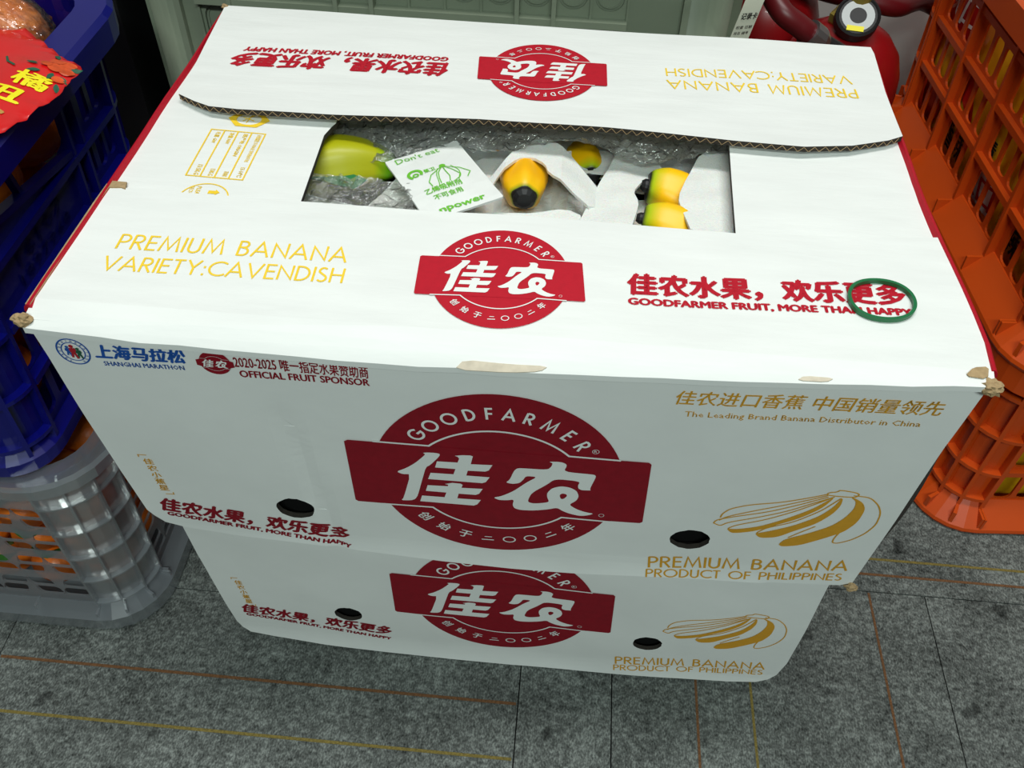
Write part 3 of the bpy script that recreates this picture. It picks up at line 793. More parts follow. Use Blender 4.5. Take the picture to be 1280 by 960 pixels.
# lower carton
lo = empty('cardboard_banana_carton', (0, .24, 0), 'closed white cardboard banana carton at the bottom of the stack, on the carpet', 'carton')
def S_lof(u, v, h):
    y = .0583-.0066*u-.0292*v-h+wav(u+5, v, .0012, 11)
    y -= .004*max(0, (.03-v)/.03)**2
    return Vector((u, y, v))
LH = [ell(-.1411, .0665, .0130, .0120, 28), ell(.1356, .0648, .0132, .0122, 28)]
LH = [[(x+random.uniform(-.0004, .0004), y+random.uniform(-.0004, .0004)) for x, y in h] for h in LH]
out_l = [(-.2655,.2360),(-.2655,.1949),(-.2640,.15),(-.2576,.0709),(-.2535,.0310),(-.2500,.0200),(-.2430,.0125),(-.2200,.0085),(-.1700,.0040),(-.1029,.0012),(-.04,.0008),(.0128,.0006),(.08,.0018),(.16,.0040),(.22,.0070),(.2460,.0105),(.2560,.0165),(.2620,.0260),(.2655,.0512),(.2655,.12),(.2635,.1942),(.2630,.2360)]
sheet('front_panel', [(out_l, LH)], S_lof, .004, M['card'], lo, .008, edge_m=M['flute'], near=[(-.1411,.0665),(.1356,.0648)])
for h in LH:  # painted shade behind the lower carton's hand holes
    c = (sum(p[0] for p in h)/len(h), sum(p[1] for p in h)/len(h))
    sheet('hole_shade_sheet', [(rrect(c[0]-.03, c[0]+.03, c[1]-.022, c[1]+.03, .004), [])], lambda u, v, hh: S_lof(u, v, hh-.0085), .001, M['hole'], lo)
side(-1, 'side_panel', M['red'], .062, lambda y: -.2610, .034, .2380, lo, depth=.408, bot=.0105, mid=-.001)
side(1, 'side_panel', M['red'], .062, lambda y: .2590, .030, .2380, lo, depth=.408, bot=-.001)
mb = MB(); mb.box(-.254, .254, .404, .408, .034, .237); mb.build('back_panel', M['card'], lo)
mb = MB(); mb.box(-.2640, .2620, .0560, .408, .2362, .2402); mb.build('lid_top', M['card'], lo)
mb = MB(); mb.box(-.245, .245, .074, .40, .0012, .005); mb.box(-.245, .245, .074, .078, .005, .2); mb.build('inner_tray', M['inside'], lo)
front_prints(S_lof, HB-.0015, lo, 'ochre', False, .0025)
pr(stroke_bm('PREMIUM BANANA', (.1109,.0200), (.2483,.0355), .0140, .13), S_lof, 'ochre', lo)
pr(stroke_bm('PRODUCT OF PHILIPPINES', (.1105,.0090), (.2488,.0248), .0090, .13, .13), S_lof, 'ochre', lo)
pr(text_bm(SLO, (-.2450,.0515), (-.1040,.0318), .0180, .052, .08, 3), S_lof, 'darkred', lo)
pr(text_bm(ENG, (-.2415,.0450), (-.1045,.0220), .0062, .060, 0, 2), S_lof, 'darkred', lo)
vert_caption(S_lof, -.2370, .1120, -.2330, .0700, lo)
fix_children(lo)

# ------------------------------------------------------------------ contents of the open carton
def banana(pts, rads, m, label, n=14, tipk=1.0):
    root_mb = MB()
    P3 = []
    # catmull-like subdivision
    V = [Vector(p) for p in pts]
    def cr(a, b, c, d, t): return .5*((2*b)+(c-a)*t+(2*a-5*b+4*c-d)*t*t+(3*b-a-3*c+d)*t**3)
    R_ = []
    for i in range(len(V)-1):
        a = V[max(i-1, 0)]; b = V[i]; c = V[i+1]; d = V[min(i+2, len(V)-1)]
        for k in range(6):
            t = k/6; P3.append(cr(a, b, c, d, t)); R_.append(rads[i]+(rads[i+1]-rads[i])*t)
    P3.append(V[-1]); R_.append(rads[-1])
    me_mb = MB(); base = 0
    up_ = None; al = []
    for i, p in enumerate(P3):
        t = (P3[min(i+1, len(P3)-1)]-P3[max(i-1, 0)]).normalized()
        if up_ is None: up_ = t.orthogonal().normalized()
        up_ = (up_-t*up_.dot(t)).normalized(); w_ = t.cross(up_)
        for k in range(n*2):
            a = 2*PI*k/(n*2); rr = R_[i]*(1+.06*math.cos(5*a))      # five soft ridges
            me_mb.v.append(p+(up_*math.cos(a)+w_*math.sin(a))*rr); al.append(i/(len(P3)-1))
    N = n*2
    for i in range(len(P3)-1):
        for k in range(N): me_mb.f.append((i*N+k, i*N+(k+1) % N, (i+1)*N+(k+1) % N, (i+1)*N+k))
    me_mb.f.append(tuple(range(N))[::-1]); me_mb.f.append(tuple((len(P3)-1)*N+k for k in range(N)))
    o = me_mb.build('banana', M[m], None, True)
    at = o.data.attributes.new('along', 'FLOAT', 'POINT'); at.data.foreach_set('value', al)
    tag(o, label, 'banana', 'bananas in the open carton')
    tip = MB(); e = P3[-1]; d = (P3[-1]-P3[-2]).normalized()
    tip.tube([e-d*.002, e+d*.002, e+d*.0045], [rads[-1]*tipk, rads[-1]*tipk*.95, rads[-1]*tipk*.6], 12)
    tip.build('blossom_tip', M['blk'], o)
    return o
banana([(-.205,.190,.430),(-.170,.199,.447),(-.135,.2080,.4540),(-.112,.2125,.4535),(-.097,.2130,.4500)], [.019,.0225,.0215,.0150,.0062], 'ban_green', 'green and yellow banana lying at the left end of the carton opening, under film')
banana([(-.215,.140,.418),(-.180,.150,.425),(-.150,.158,.430),(-.128,.160,.428),(-.112,.160,.424)], [.018,.019,.018,.012,.005], 'ban_green', 'pale green banana under film in the front left corner of the opening')
banana([(-.004,.245,.425),(-.004,.228,.440),(-.003,.210,.4500),(-.0015,.190,.4560),(-.0005,.1790,.4575)], [.014,.0175,.0175,.0145,.0085], 'ban_yellow', 'orange-yellow banana pointing forward with a big black tip, mid opening')
banana([(.034,.290,.420),(.038,.272,.430),(.042,.255,.438),(.0445,.243,.441),(.0455,.2350,.441)], [.014,.0165,.0155,.0120,.0075], 'ban_tip', 'small banana end with green neck under film behind the foam strip')
banana([(.155,.192,.412),(.132,.199,.432),(.110,.2050,.4470),(.096,.2075,.4530),(.0865,.2080,.4545)], [.018,.0205,.0195,.0165,.0095], 'ban_tip', 'yellow banana with dark green tip, right of centre, the rear one of two', tipk=.55)
banana([(.155,.148,.414),(.132,.155,.434),(.110,.1610,.4490),(.094,.1648,.4550),(.0825,.1665,.4560)], [.017,.0190,.0180,.0150,.0085], 'ban_tip', 'bright yellow banana nearest the front edge, right of centre, short dark tip', tipk=.5)
# foam sheets
def foam(name, outl, zf, label, th=.0022, n_=1):
    S = lambda u, v, h: Vector((u, v, zf(u, v)+h+.0012*mnoise.noise(Vector((u*60, v*60, 1)))))
    o = sheet(name, [(smooth_poly(outl, n_), [])], S, th, M['foam'], None, .006, smooth=False)
    return tag(o, label, 'foam')
foam('foam_sheet', [(-.0760,.2290),(-.0600,.2150),(-.0700,.1950),(-.0830,.1640),(-.0950,.1560),(-.1180,.1680),(-.1050,.1870),(-.0930,.2110)], lambda u, v: .4500+.35*(u+.09), 'white foam sheet folded beside the green banana tip')
foam('foam_sheet', [(-.0310,.1800),(-.0180,.2060),(-.0080,.2270),(.0050,.2380),(.0180,.2360),(.0300,.2230),(.0500,.1990),(.0560,.1930),(.0480,.1690),(.0320,.1810),(.0150,.1960),(.0120,.2060),(.0030,.2130),(-.0080,.2100),(-.0180,.1950),(-.0240,.1760)], lambda u, v: .4680-.9*max(0, abs(u-.004)-.02)*.5+.0005, 'white foam strip arching over the banana with the big black tip')
foam('foam_sheet', [(.0690,.2640),(.0860,.2480),(.1020,.2260),(.0830,.2100),(.0760,.1960),(.0800,.1840),(.0780,.1700),(.0740,.1500),(.0360,.1460),(.0440,.1760),(.0500,.1980),(.0600,.2280)], lambda u, v: .4590-.12*abs(u-.065), 'broad white foam sheet left of the two yellow bananas')
foam('foam_sheet', [(.1240,.2330),(.1440,.2420),(.1580,.2400),(.1590,.1380),(.1130,.1380),(.1080,.1600),(.1050,.1760),(.1130,.2030)], lambda u, v: .4680+.05*(u-.105)-.15*max(0, u-.13), 'white foam sheet in the right corner of the opening')
foam('foam_sheet', [(-.0600,.1560),(-.0240,.1650),(.0080,.1680),(.0300,.1760),(.0420,.1680),(.0400,.1380),(-.0650,.1350)], lambda u, v: .4500+.10*(v-.14), 'white foam sheet along the front edge below the black-tipped banana')
foam('foam_sheet', [(-.0300,.2480),(.0000,.2560),(.0300,.2560),(.0620,.2600),(.0640,.2300),(.0300,.2320),(.0060,.2460),(-.0160,.2330),(-.0250,.2100),(-.0500,.2200)], lambda u, v: .4480, 'white foam sheet behind the sachet, with a small dark gap')
foam('foam_sheet', [(-.1700,.1750),(-.1250,.1660),(-.0800,.1480),(-.0500,.1450),(-.0500,.1250),(-.1700,.1250)], lambda u, v: .4520, 'white foam sheet under film at the front left of the opening')
foam('foam_sheet', [(-.0650,.2300),(.0400,.2500),(.0650,.2200),(.0450,.1300),(-.0600,.1300),(-.0900,.1700)], lambda u, v: .4300+.10*abs(u-.02)+.003*math.sin(u*260+v*90), 'crumpled cream foam sheet deep in the middle of the opening, under the sachet', n_=2)
foam('foam_sheet', [(-.2000,.3300),(.1650,.3300),(.1650,.2500),(.1600,.2050),(.1250,.2080),(.0900,.2200),(.0500,.2450),(.0000,.2400),(-.0500,.2250),(-.0900,.2220),(-.1300,.2350),(-.2000,.2350)], lambda u, v: .4400+.004*math.sin(u*70), 'added wide white foam sheet at the rear of the opening, brightening the crinkled film above', n_=2)  # extra sheet added to brighten the rear film from below
foam('foam_sheet', [(.0500,.2100),(.0900,.2200),(.1600,.2150),(.1600,.1300),(.0500,.1300)], lambda u, v: .4340+.02*(u-.05), 'cream foam sheet deep under the two yellow bananas', n_=1)
S = lambda u, v, h: Vector((u, v, .4590+h-.02*(u+.15)))
o = sheet('green_label_strip', [([(-.1640,.2020),(-.1530,.2050),(-.1130,.1860),(-.1200,.1740),(-.1640,.1850)], [])], S, .0008, mat('deep_green_plastic', srgb(10, 112, 66), .35), None, .02)
tag(o, 'deep green plastic label strip under film at the left of the opening', 'label')
# folded dark fibre at the middle (dry stalk bits between foam)
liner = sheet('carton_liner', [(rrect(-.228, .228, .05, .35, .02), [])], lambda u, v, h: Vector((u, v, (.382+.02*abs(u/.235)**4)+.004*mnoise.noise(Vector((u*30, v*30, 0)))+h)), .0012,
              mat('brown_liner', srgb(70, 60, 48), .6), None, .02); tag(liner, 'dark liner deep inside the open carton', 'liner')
# sachet
sc = [(-.0540,.2262),(-.0142,.1625),(-.0290,.1405),(-.0420,.1300),(-.0790,.1780)]
cA = Vector((-.0540,.2262)); e1 = (Vector((-.0142,.1625))-cA).normalized(); e2 = Vector((e1.y, -e1.x))
def S_sa(u, v, h):
    q = cA+e1*u+e2*(.0560-v)
    return Vector((q.x, q.y, .4695+h+.0025*math.sin(u/.076*PI)*math.sin(v/.056*PI)+.0006*mnoise.noise(Vector((u*90, v*90, 4)))-.05*(.0560-v)))
SW, SH = .0762, .0560
sa = sheet('ethylene_sachet', [(rrect(0, SW, 0, SH, .001), [])], S_sa, .0015, M['sachet'], None, .006)
tag(sa, 'small white paper sachet with green print lying diagonally on the bananas', 'sachet')
# local frame: u along the right edge (down right), v towards the lower left; text runs along -v... upward right
def sa_text(body, u, v0, v1, hgt, bold=.02, m='limeink'):
    printed('printed_lettering', text_bm(body, (u, .0560-v0), (u, .0560-v1), hgt, bold, 0, 2), S_sa, .0006, M[m], sa, .03)
sa_text("Don't eat", .0085, .0500, .0170, .0060, .0)
sa_text('乙烯吸附剂', .0520, .0460, .0190, .0058, .03)
sa_text('不可食用', .0600, .0430, .0220, .0056, .02)
sa_text('npower', .0745, .0450, .0110, .0056, .03)
bms = [quad_bm(ribbon(ell(.0265, .0440, .0042, .0046, 20, .6, 5.4), .0022)), quad_bm(ribbon(ell(.0280, .0440, .0016, .0018, 12), .0012, True))]
for b_ in bms:
    for v in b_.verts: v.co.y = .0560-v.co.y
bms.append(text_bm('蕉卫', (.0290,.0185), (.0290,.0270), .0042, .03, 0, 1))
printed('printed_mark', merge_bm(bms), S_sa, .0006, M['limeink'], sa, .03)
bms = []
for k in range(5):
    a = (k-2)*.30
    bms.append(quad_bm(ribbon([(.0275, .0235+k*.0002), (.0335, .0230+a*.018+.001), (.0400, .0235+a*.026), (.0455, .0255+a*.022)], .0007)))
bms.append(flat_bm([(ell(.0268, .0235, .0018, .0024, 14), [])]))
bms.append(quad_bm(ribbon(smooth_poly([(.0285,.0180),(.0350,.0145),(.0430,.0160),(.0465,.0220)], 2, False), .0006)))
bms.append(quad_bm(ribbon(smooth_poly([(.0285,.0280),(.0350,.0315),(.0430,.0330),(.0480,.0345)], 2, False), .0006)))
bunch = merge_bm(bms)
for v in bunch.verts: v.co.y = .0560-v.co.y
printed('printed_banana_bunch', bunch, S_sa, .0006, M['limeink'], sa, .03)
# crinkled film over the left and rear of the contents
def crinkle(name, x0, x1, y0, y1, zf, m, label, nx=90, ny=40, amp=.004, fr=70, edge=None, cat='film'):
    vs_, fs = [], []
    for j in range(ny+1):
        for i in range(nx+1):
            x = x0+(x1-x0)*i/nx; y = y0+(y1-y0)*j/ny
            if edge: y = max(y, edge(x)) if j == 0 or y < edge(x) else y
            p = Vector((x*fr, y*fr*1.6, .5))
            r1 = 1-abs(mnoise.noise(p))*2; r2 = 1-abs(mnoise.noise(p*2.3+Vector((7, 3, 1))))*2
            vs_.append((x, y, zf(x, y)+amp*(.6*r1+.4*r2-.5)))
    for j in range(ny):
        for i in range(nx):
            a = j*(nx+1)+i; fs.append((a, a+1, a+nx+2, a+nx+1))
    o = link_mesh(name, vs_, fs, m); return tag(o, label, cat)
def e_back(x):
    if x < -.06: return .192-.10*(x+.06)*0+.012*math.sin(x*60)
    return .222+.008*math.sin(x*55)
crinkle('plastic_film', -.20, .17, .20, .33, lambda x, y: .4765-.010*max(0, (.25-y)/.05)+(-.002 if x < -.05 else 0), M['film'], 'crinkled clear plastic film along the rear of the carton opening', 130, 46, .006, 85, e_back)
crinkle('plastic_film', -.20, -.055, .105, .172, lambda x, y: .4700-.10*max(0, x+.12), M['film'], 'crinkled clear plastic film over the front left corner of the opening', 70, 30, .005, 85)
# rubber band
mb = MB(); ring = []
for k in range(64):
    a = 2*PI*k/64; x = .2150+.0186*math.cos(a); y = .0595+.0178*math.sin(a)*(1+.05*math.cos(2*a))+.001*math.cos(a); ring.append((x, y))
vv = []; ff = []
for k, (x, y) in enumerate(ring):
    c = S_top(x, y, 0); nx_, ny_ = (x-.2150), (y-.0595); L_ = math.hypot(nx_, ny_); nx_ /= L_; ny_ /= L_
    for (a, b) in ((-.0008, .0009), (.0008, .0009), (.0010, .0036), (-.0010, .0036)): vv.append((c.x+nx_*a, c.y+ny_*a, c.z+b))
for k in range(64):
    for j in range(4): ff.append((k*4+j, k*4+(j+1) % 4, ((k+1) % 64)*4+(j+1) % 4, ((k+1) % 64)*4+j))
o = link_mesh('rubber_band', vv, ff, M['band']); tag(o, 'green rubber band lying on the lid over the red slogan', 'rubber band')

# ------------------------------------------------------------------ plastic crates
class Crate:
    """walls follow a rounded rectangle; u runs round the rim, v up, h outward"""
    def __init__(s, W, D, H, r, taper, origin, rz, zbase):
        s.W, s.D, s.H, s.r, s.t = W, D, H, r, taper
        s.o = Vector(origin); s.c, s.s_ = math.cos(rz), math.sin(rz); s.z = zbase
        s.seg = [W-2*r, PI/2*r, D-2*r, PI/2*r, W-2*r, PI/2*r, D-2*r, PI/2*r]
        s.L = sum(s.seg)
    def S(s, u, v, h):
        u = u % s.L; h = h+s.t*(v/s.H)
        W, D, r = s.W, s.D, s.r; q = s.seg; i = 0
        while u > q[i] and i < 7: u -= q[i]; i += 1
        if i == 0: x, y, nx, ny = r+u, 0, 0, -1
        elif i == 2: x, y, nx, ny = W, r+u, 1, 0
        elif i == 4: x, y, nx, ny = W-r-u, D, 0, 1
        elif i == 6: x, y, nx, ny = 0, D-r-u, -1, 0
        else:
            cx, cy, a0 = {1: (W-r, r, -PI/2), 3: (W-r, D-r, 0), 5: (r, D-r, PI/2), 7: (r, r, PI)}[i]
            a = a0+u/r; nx, ny = math.cos(a), math.sin(a); x, y = cx+r*nx, cy+r*ny
        x += nx*h; y += ny*h
        return Vector((s.o.x+x*s.c-y*s.s_, s.o.y+x*s.s_+y*s.c, s.z+v))
    def us(s, u0=0, u1=None):
        """sample positions with extra points in the corners"""
        u1 = s.L if u1 is None else u1; out = {u0, u1}; base = 0
        for rep in range(3):
            for i, L in enumerate(s.seg):
                n = 6 if i % 2 else 2
                for k in range(n+1):
                    u = base+L*k/n
                    if u0 < u < u1: out.add(u)
                base += L
        return sorted(out)
    def start(s, wall): return sum(s.seg[:wall*2])   # wall 0 front(-y) 1 right(+x) 2 back 3 left(-x)

def crate(name, label, cat, group, C, m, wall_fn, rim_prof, base_prof, corner_fn, floor_h=.004):
    root = empty(name, (C.o.x+C.W/2*C.c-C.D/2*C.s_, C.o.y+C.W/2*C.s_+C.D/2*C.c, C.z), label, cat, group)
    mb = MB(); mb.sweep(C.us(), rim_prof, C.S); mb.build('rim', m, root)
    mb = MB(); mb.sweep(C.us(), base_prof, C.S)
    mb.build('base_flange', m, root)
    for w_ in range(4): wall_fn(C, w_, root)
    corner_fn(C, root)
    mb = MB(); a = C.r*.35
    pts = [C.S(u, .004, -.003) for u in C.us()[:-1]]; n = len(pts)
    mb.v += pts+[p+Vector((0, 0, .003)) for p in pts]; mb.f += [tuple(range(n))[::-1], tuple(range(n, 2*n))]
    for k in range(n): mb.f.append((k, (k+1) % n, n+(k+1) % n, n+k))
    mb.build('crate_floor', m, root)
    fix_children(root)
    return root

# ---- orange crates (right)
def o_wall(C, w_, root):
    L = C.seg[w_*2]; u0 = C.start(w_); n = round(L/.086); p = L/n; rows = ((.032, .080), (.088, .134), (.142, .188))
    holes = []
    for i in range(n):
        for (a, b) in rows:
            for k in range(3):
                c = p*(i+.5)+(k-1)*p*.27; hw = p*.102
                sl = .0
                holes.append(rrect(c-hw, c+hw, a+.003, b-.003, .007, 3))
    S = lambda u, v, h: C.S(u0+u, v, h)
    sheet('lattice_wall', [([(0, .022), (L, .022), (L, .222), (0, .222)], holes)], S, .0025, M['orange'], root, .2)
    mb = MB()
    for z in (.084, .138, .192): mb.ubox(0, L, z-.0035, z+.0035, 0, .006, S, 2)
    mb.build('horizontal_rib', M['orange'], root)
    mb = MB()
    for i in range(n+1):
        c = min(max(p*i, .002), L-.002); mb.ubox(c-.0022, c+.0022, .004, .225, 0, .008, S, 1)
        mb.ubox(c-.0012, c+.0012, .003, .026, 0, .024, S, 1)
    mb.build('vertical_rib', M['orange'], root)
def o_corner(C, root):
    for k in range(4):
        u0 = sum(C.seg[:k*2+1]); L = C.seg[k*2+1]; S = lambda u, v, h: C.S(u0+u, v, h)
        mb = MB(); us = [L*i/8 for i in range(9)]
        mb.sweep(us, [(.0, 0), (.225, 0), (.225, -.0025), (.0, -.0025)], S)
        mb.build('corner_post', M['orange'], root)
        mb = MB()
        for i in range(4):
            c = L*(i/3); mb.ubox(c-.0014, c+.0014, .003, .225, 0, .009, S, 1); mb.ubox(c-.0012, c+.0012, .003, .026, 0, .023, S, 1)
        for z in (.040, .084, .138, .192): mb.ubox(0, L, z-.0022, z+.0022, 0, .009, S, 8)
        mb.build('corner_rib', M['orange'], root)
o_rim = [(.222, -.0025), (.222, .014), (.208, .016), (.208, .018), (.2348, .018), (.2348, -.0035), (.226, -.0035)]
o_base = [(.0, .010), (.0, .0235), (.004, .0255), (.008, .0245), (.034, .0015), (.034, -.001), (.030, -.001)]
O_RZ = math.radians(4.3)
OC1 = Crate(.62, .455, .235, .035, .004, (.4700+.0, .2780, 0), O_RZ, .0005)
OC2 = Crate(.62, .455, .235, .035, .004, (.4700, .2780, 0), O_RZ, .2362)
oc1 = crate('orange_crate', 'orange slatted plastic crate standing on the carpet at right, lower of two', 'crate', None, OC1, M['orange'], o_wall, o_rim, o_base, o_corner)
oc2 = crate('orange_crate', 'orange slatted plastic crate at right, upper of two, level with the carton lid', 'crate', None, OC2, M['orange'], o_wall, o_rim, o_base, o_corner)

# snack packets in the orange crates
def packet(C, x, y, z, w_, d_, h_, rz, label, prints=(), grp='yellow snack packets in the orange crates'):
    """pillow packet standing against the wall; local x across, z up, y thickness"""
    n = 12; vs_, fs = [], []
    def shp(a, b, s):
        return Vector(((a-.5)*w_, s*d_/2*(math.sin(PI*min(max(a, 0), 1))*math.sin(PI*min(max(b, 0), 1)))**.45+.0012*mnoise.noise(Vector((a*6+x*40, b*6, s))), b*h_))
    for s in (-1, 1):
        for j in range(n+1):
            for i in range(n+1): vs_.append(shp(i/n, j/n, s))
    K = (n+1)**2
    for s in (0, 1):
        for j in range(n):
            for i in range(n):
                a = s*K+j*(n+1)+i; f = (a, a+1, a+n+2, a+n+1); fs.append(f if s == 0 else f[::-1])
    o = link_mesh('snack_packet', vs_, fs, M['bag_yel'], None, True)
    p = C.o+Vector((x*C.c-y*C.s_, x*C.s_+y*C.c, 0))
    o.location = (p.x, p.y, C.z+z); o.rotation_euler.z = rz+math.atan2(C.s_, C.c)
    tag(o, label, 'packet', grp)
    Sp = lambda u, v, h: shp(u/w_+.5, v/h_, -1)+Vector((0, -h-.0008, 0))
    for kind, bm, m in prints(w_, h_) if prints else ():
        printed(kind, bm, Sp, .0004 if kind != 'printed_lettering' else .0009, M[m], o, .012)
    return o
M['redpack'] = mat('red_pack_ink', srgb(196, 20, 18), .35, .3, 40)
def pr_a(w_, h_):   # words on white patches
    return [('printed_patch', flat_bm([(rrect(-.036, .036, h_*.10, h_*.30, .004), [])]), 'white'),
            ('printed_lettering', text_bm('爽口', (-.034, h_*.12), (.034, h_*.12), h_*.16, .02), 'redpack'),
            ('printed_lettering', text_bm('清', (-.010, h_*.36), (.014, h_*.36), h_*.12, .02), 'black')]
def pr_b(w_, h_):   # pepper picture
    pep = smooth_poly([(-.030,h_*.55),(-.012,h_*.60),(.006,h_*.56),(.022,h_*.44),(.034,h_*.26),(.018,h_*.36),(-.002,h_*.44),(-.022,h_*.46)], 2)
    lf = smooth_poly([(-.036,h_*.60),(-.022,h_*.66),(-.018,h_*.56),(-.030,h_*.52)], 2)
    return [('printed_pepper', flat_bm([(pep, [])]), 'redpack'), ('printed_leaf', flat_bm([(lf, [])]), 'leaf'),
            ('printed_lettering', text_bm('香辣', (-.020, h_*.12), (.030, h_*.12), h_*.18, .02), 'black')]
def pr_c(w_, h_):
    return [('printed_patch', flat_bm([(rrect(-.040, .040, h_*.62, h_*.90, .003), [])]), 'redpack'),
            ('printed_lettering', text_bm('爽口', (-.034, h_*.67), (.034, h_*.67), h_*.16, .02), 'white'),
            ('printed_patch', flat_bm([(smooth_poly([(-.03,h_*.2),(.0,h_*.34),(.03,h_*.24),(.02,h_*.10),(-.02,h_*.08)], 2), [])]), 'redpack')]
rowd = ['by the corner post', 'second', 'middle', 'fourth', 'at the back']
for ci, (C, lev) in enumerate(((OC1, 'lower'), (OC2, 'upper'))):
    for i in range(5):
        yy = C.D-.05-(4-i)*.085 if True else 0
        yy = .055+i*.085
        packet(C, .0262, yy, .008, .092, .044, .205, -PI/2, 'yellow snack packet behind side slats of the %s orange crate, %s' % (lev, rowd[i]), (pr_a, pr_b, pr_a, pr_b, pr_c)[i] if ci else (pr_b, pr_a, pr_c, pr_b, pr_a)[i])
    for i in range(5):
        packet(C, .115+i*.098, .0262, .008, .098, .044, .20, 0, 'yellow snack packet behind front slats of the %s orange crate, %s' % (lev, ['by the corner post', 'second', 'third', 'fourth', 'at the end'][i]), (pr_b, pr_a, pr_c, pr_a, pr_b)[i])
    for r_ in range(2):
        for i in range(4):
            packet(C, .11+i*.12, .13+r_*.13, .02+.01*r_, .11, .06, .19, 0, 'yellow snack packet inside the %s orange crate, %s row, %s' % (lev, ('near', 'far')[r_], ('first', 'second', 'third', 'fourth')[i]), None, 'inner packets of the orange crates')

# ---- milky white crate (lower left)
def w_wall(C, w_, root):
    L = C.seg[w_*2]; u0 = C.start(w_); n = round(L/.030); p = L/n
    rows = [.036+.0395*i for i in range(5)]; holes = []
    for zi, z in enumerate(rows):
        for i in range(n):
            c = p*(i+.5); hw = p*.40
            for (a, b) in ((z+.003, z+.0165), (z+.0185, z+.032)):
                if b > .226: continue
                k = .0045 if (i+zi) % 2 else -.0045
                holes.append([(x+k*(y-z-.017)/.017, y) for x, y in rrect(c-hw, c+hw, a, b, .004, 3)])
    S = lambda u, v, h: C.S(u0+u, v, h)
    sheet('lattice_wall', [([(0, .026), (L, .026), (L, .232), (0, .232)], holes)], S, .0020, M['milky'], root, .2)
    for i in range(0, n+1, 4):
        mb = MB(); mb.ubox(p*i-.001, p*i+.001, .002, .030, -.002, .011, S, 1); mb.build('base_fin', M['milky'], root)
def w_corner(C, root):
    for k in range(4):
        u0 = sum(C.seg[:k*2+1]); L = C.seg[k*2+1]; S = lambda u, v, h: C.S(u0+u, v, h)
        mb = MB(); us = [L*i/8 for i in range(9)]
        mb.sweep(us, [(.004, 0), (.232, 0), (.232, -.002), (.004, -.002)], S); mb.build('corner_post', M['milky'], root)
        mb = MB()
        for i in range(4):
            c = L*(.02+.96*i/3); mb.ubox(c-.0009, c+.0009, .003, .228, 0, .0055, S, 1); mb.ubox(c-.0009, c+.0009, .002, .028, 0, .013, S, 1)
        for z in (.036, .076, .115, .154, .194): mb.ubox(0, L, z-.0009, z+.0009, 0, .0055, S, 8)
        mb.build('corner_rib', M['milky'], root)
w_rim = [(.226, -.002), (.222, .014), (.224, .016), (.236, .0165), (.2400, .014), (.2400, -.006), (.237, -.006)]
w_base = [(.0, .0), (.0, .013), (.003, .0155), (.020, .0155), (.029, .0010), (.029, -.001), (.002, -.001)]
WC = Crate(.50, .36, .24, .042, .006, (-.3500-.50, .0670, 0), 0, .0005)
wc = crate('white_crate', 'milky translucent plastic crate of mandarins on the carpet, under the blue crate', 'crate', None, WC, M['milky'], w_wall, w_rim, w_base, w_corner)

# ---- blue crate (upper left)
BC = Crate(.50, .285, .262, .030, .008, (-.3720-.50, .0620, 0), 0, .2412)
def b_wall(C, w_, root):
    L = C.seg[w_*2]; u0 = C.start(w_); S = lambda u, v, h: C.S(u0+u, v, h); holes = []
    short = w_ in (1, 3)
    if short:
        # handle opening, slanted lower rail, end slots
        holes.append([(.012,.212),(.012,.232),(.020,.236),(.150,.238),(.160,.230),(.162,.205),(.150,.190),(.140,.187),(.030,.206)])
        for c in (.174, .193, .212): holes.append(rrect(c-.0065, c+.0065, .186, .234, .005, 3))
        for c in (.160, .180, .200, .218)[:4]: holes.append(rrect(c-.0065, c+.0065, .140, .172, .005, 3))
        for i in range(9):
            c = L*(i+.5)/9; holes.append(rrect(c-.0085, c+.0085, .082, .126, .006, 3)); holes.append(rrect(c-.0085, c+.0085, .030, .074, .006, 3))
    else:
        n = round(L/.036)
        for i in range(n):
            c = L*(i+.5)/n
            for (a, b) in ((.030, .074), (.082, .126), (.186, .232)): holes.append(rrect(c-.012, c+.012, a, b, .006, 3))
    sheet('lattice_wall', [([(0, .018), (L, .018), (L, .248), (0, .248)], holes)], S, .0030, M['blue'], root, .2)
    mb = MB()
    for z in (.078, .131, .178): mb.ubox(0, L, z-.003, z+.003, 0, .008, S, 1)
    if short: mb.ubox(.0, .15, .196, .202, 0, .006, lambda u, v, h: S(u, v-(u-.03)*.16+.004, h), 4)
    mb.build('horizontal_rib', M['blue'], root)
    mb = MB()
    for c in ((.150, .168) if short else (L*.25, L*.5, L*.75)): mb.ubox(c-.0018, c+.0018, .02, .245, 0, .007, S, 1)
    if short: mb.ubox(.075, .079, .19, .245, -.003, .003, S, 1, -.25)
    mb.build('vertical_rib', M['blue'], root)
    if w_ == 1:      # moulded-in characters on the solid panel
        printed('moulded_lettering', merge_bm([text_bm('16107', (.045,.152), (.120,.152), .012, .01, 0, 1), text_bm('1897968', (.040,.138), (.125,.138), .010, .01, 0, 1)]), S, .0010, M['blue'], root, .2)
def b_corner(C, root):
    for k in range(4):
        u0 = sum(C.seg[:k*2+1]); L = C.seg[k*2+1]; S = lambda u, v, h: C.S(u0+u, v, h)
        mb = MB(); us = [L*i/8 for i in range(9)]
        mb.sweep(us, [(.0, 0), (.248, 0), (.248, -.003), (.0, -.003)], S); mb.build('corner_post', M['blue'], root)
        mb = MB()
        for i in range(3):
            c = L*(.04+.92*i/2); mb.ubox(c-.0014, c+.0014, .002, .245, 0, .007, S, 1)
        for z in (.030, .078, .131, .178): mb.ubox(0, L, z-.002, z+.002, 0, .007, S, 8)
        mb.build('corner_rib', M['blue'], root)
def blue_rim(C, root):
    pass
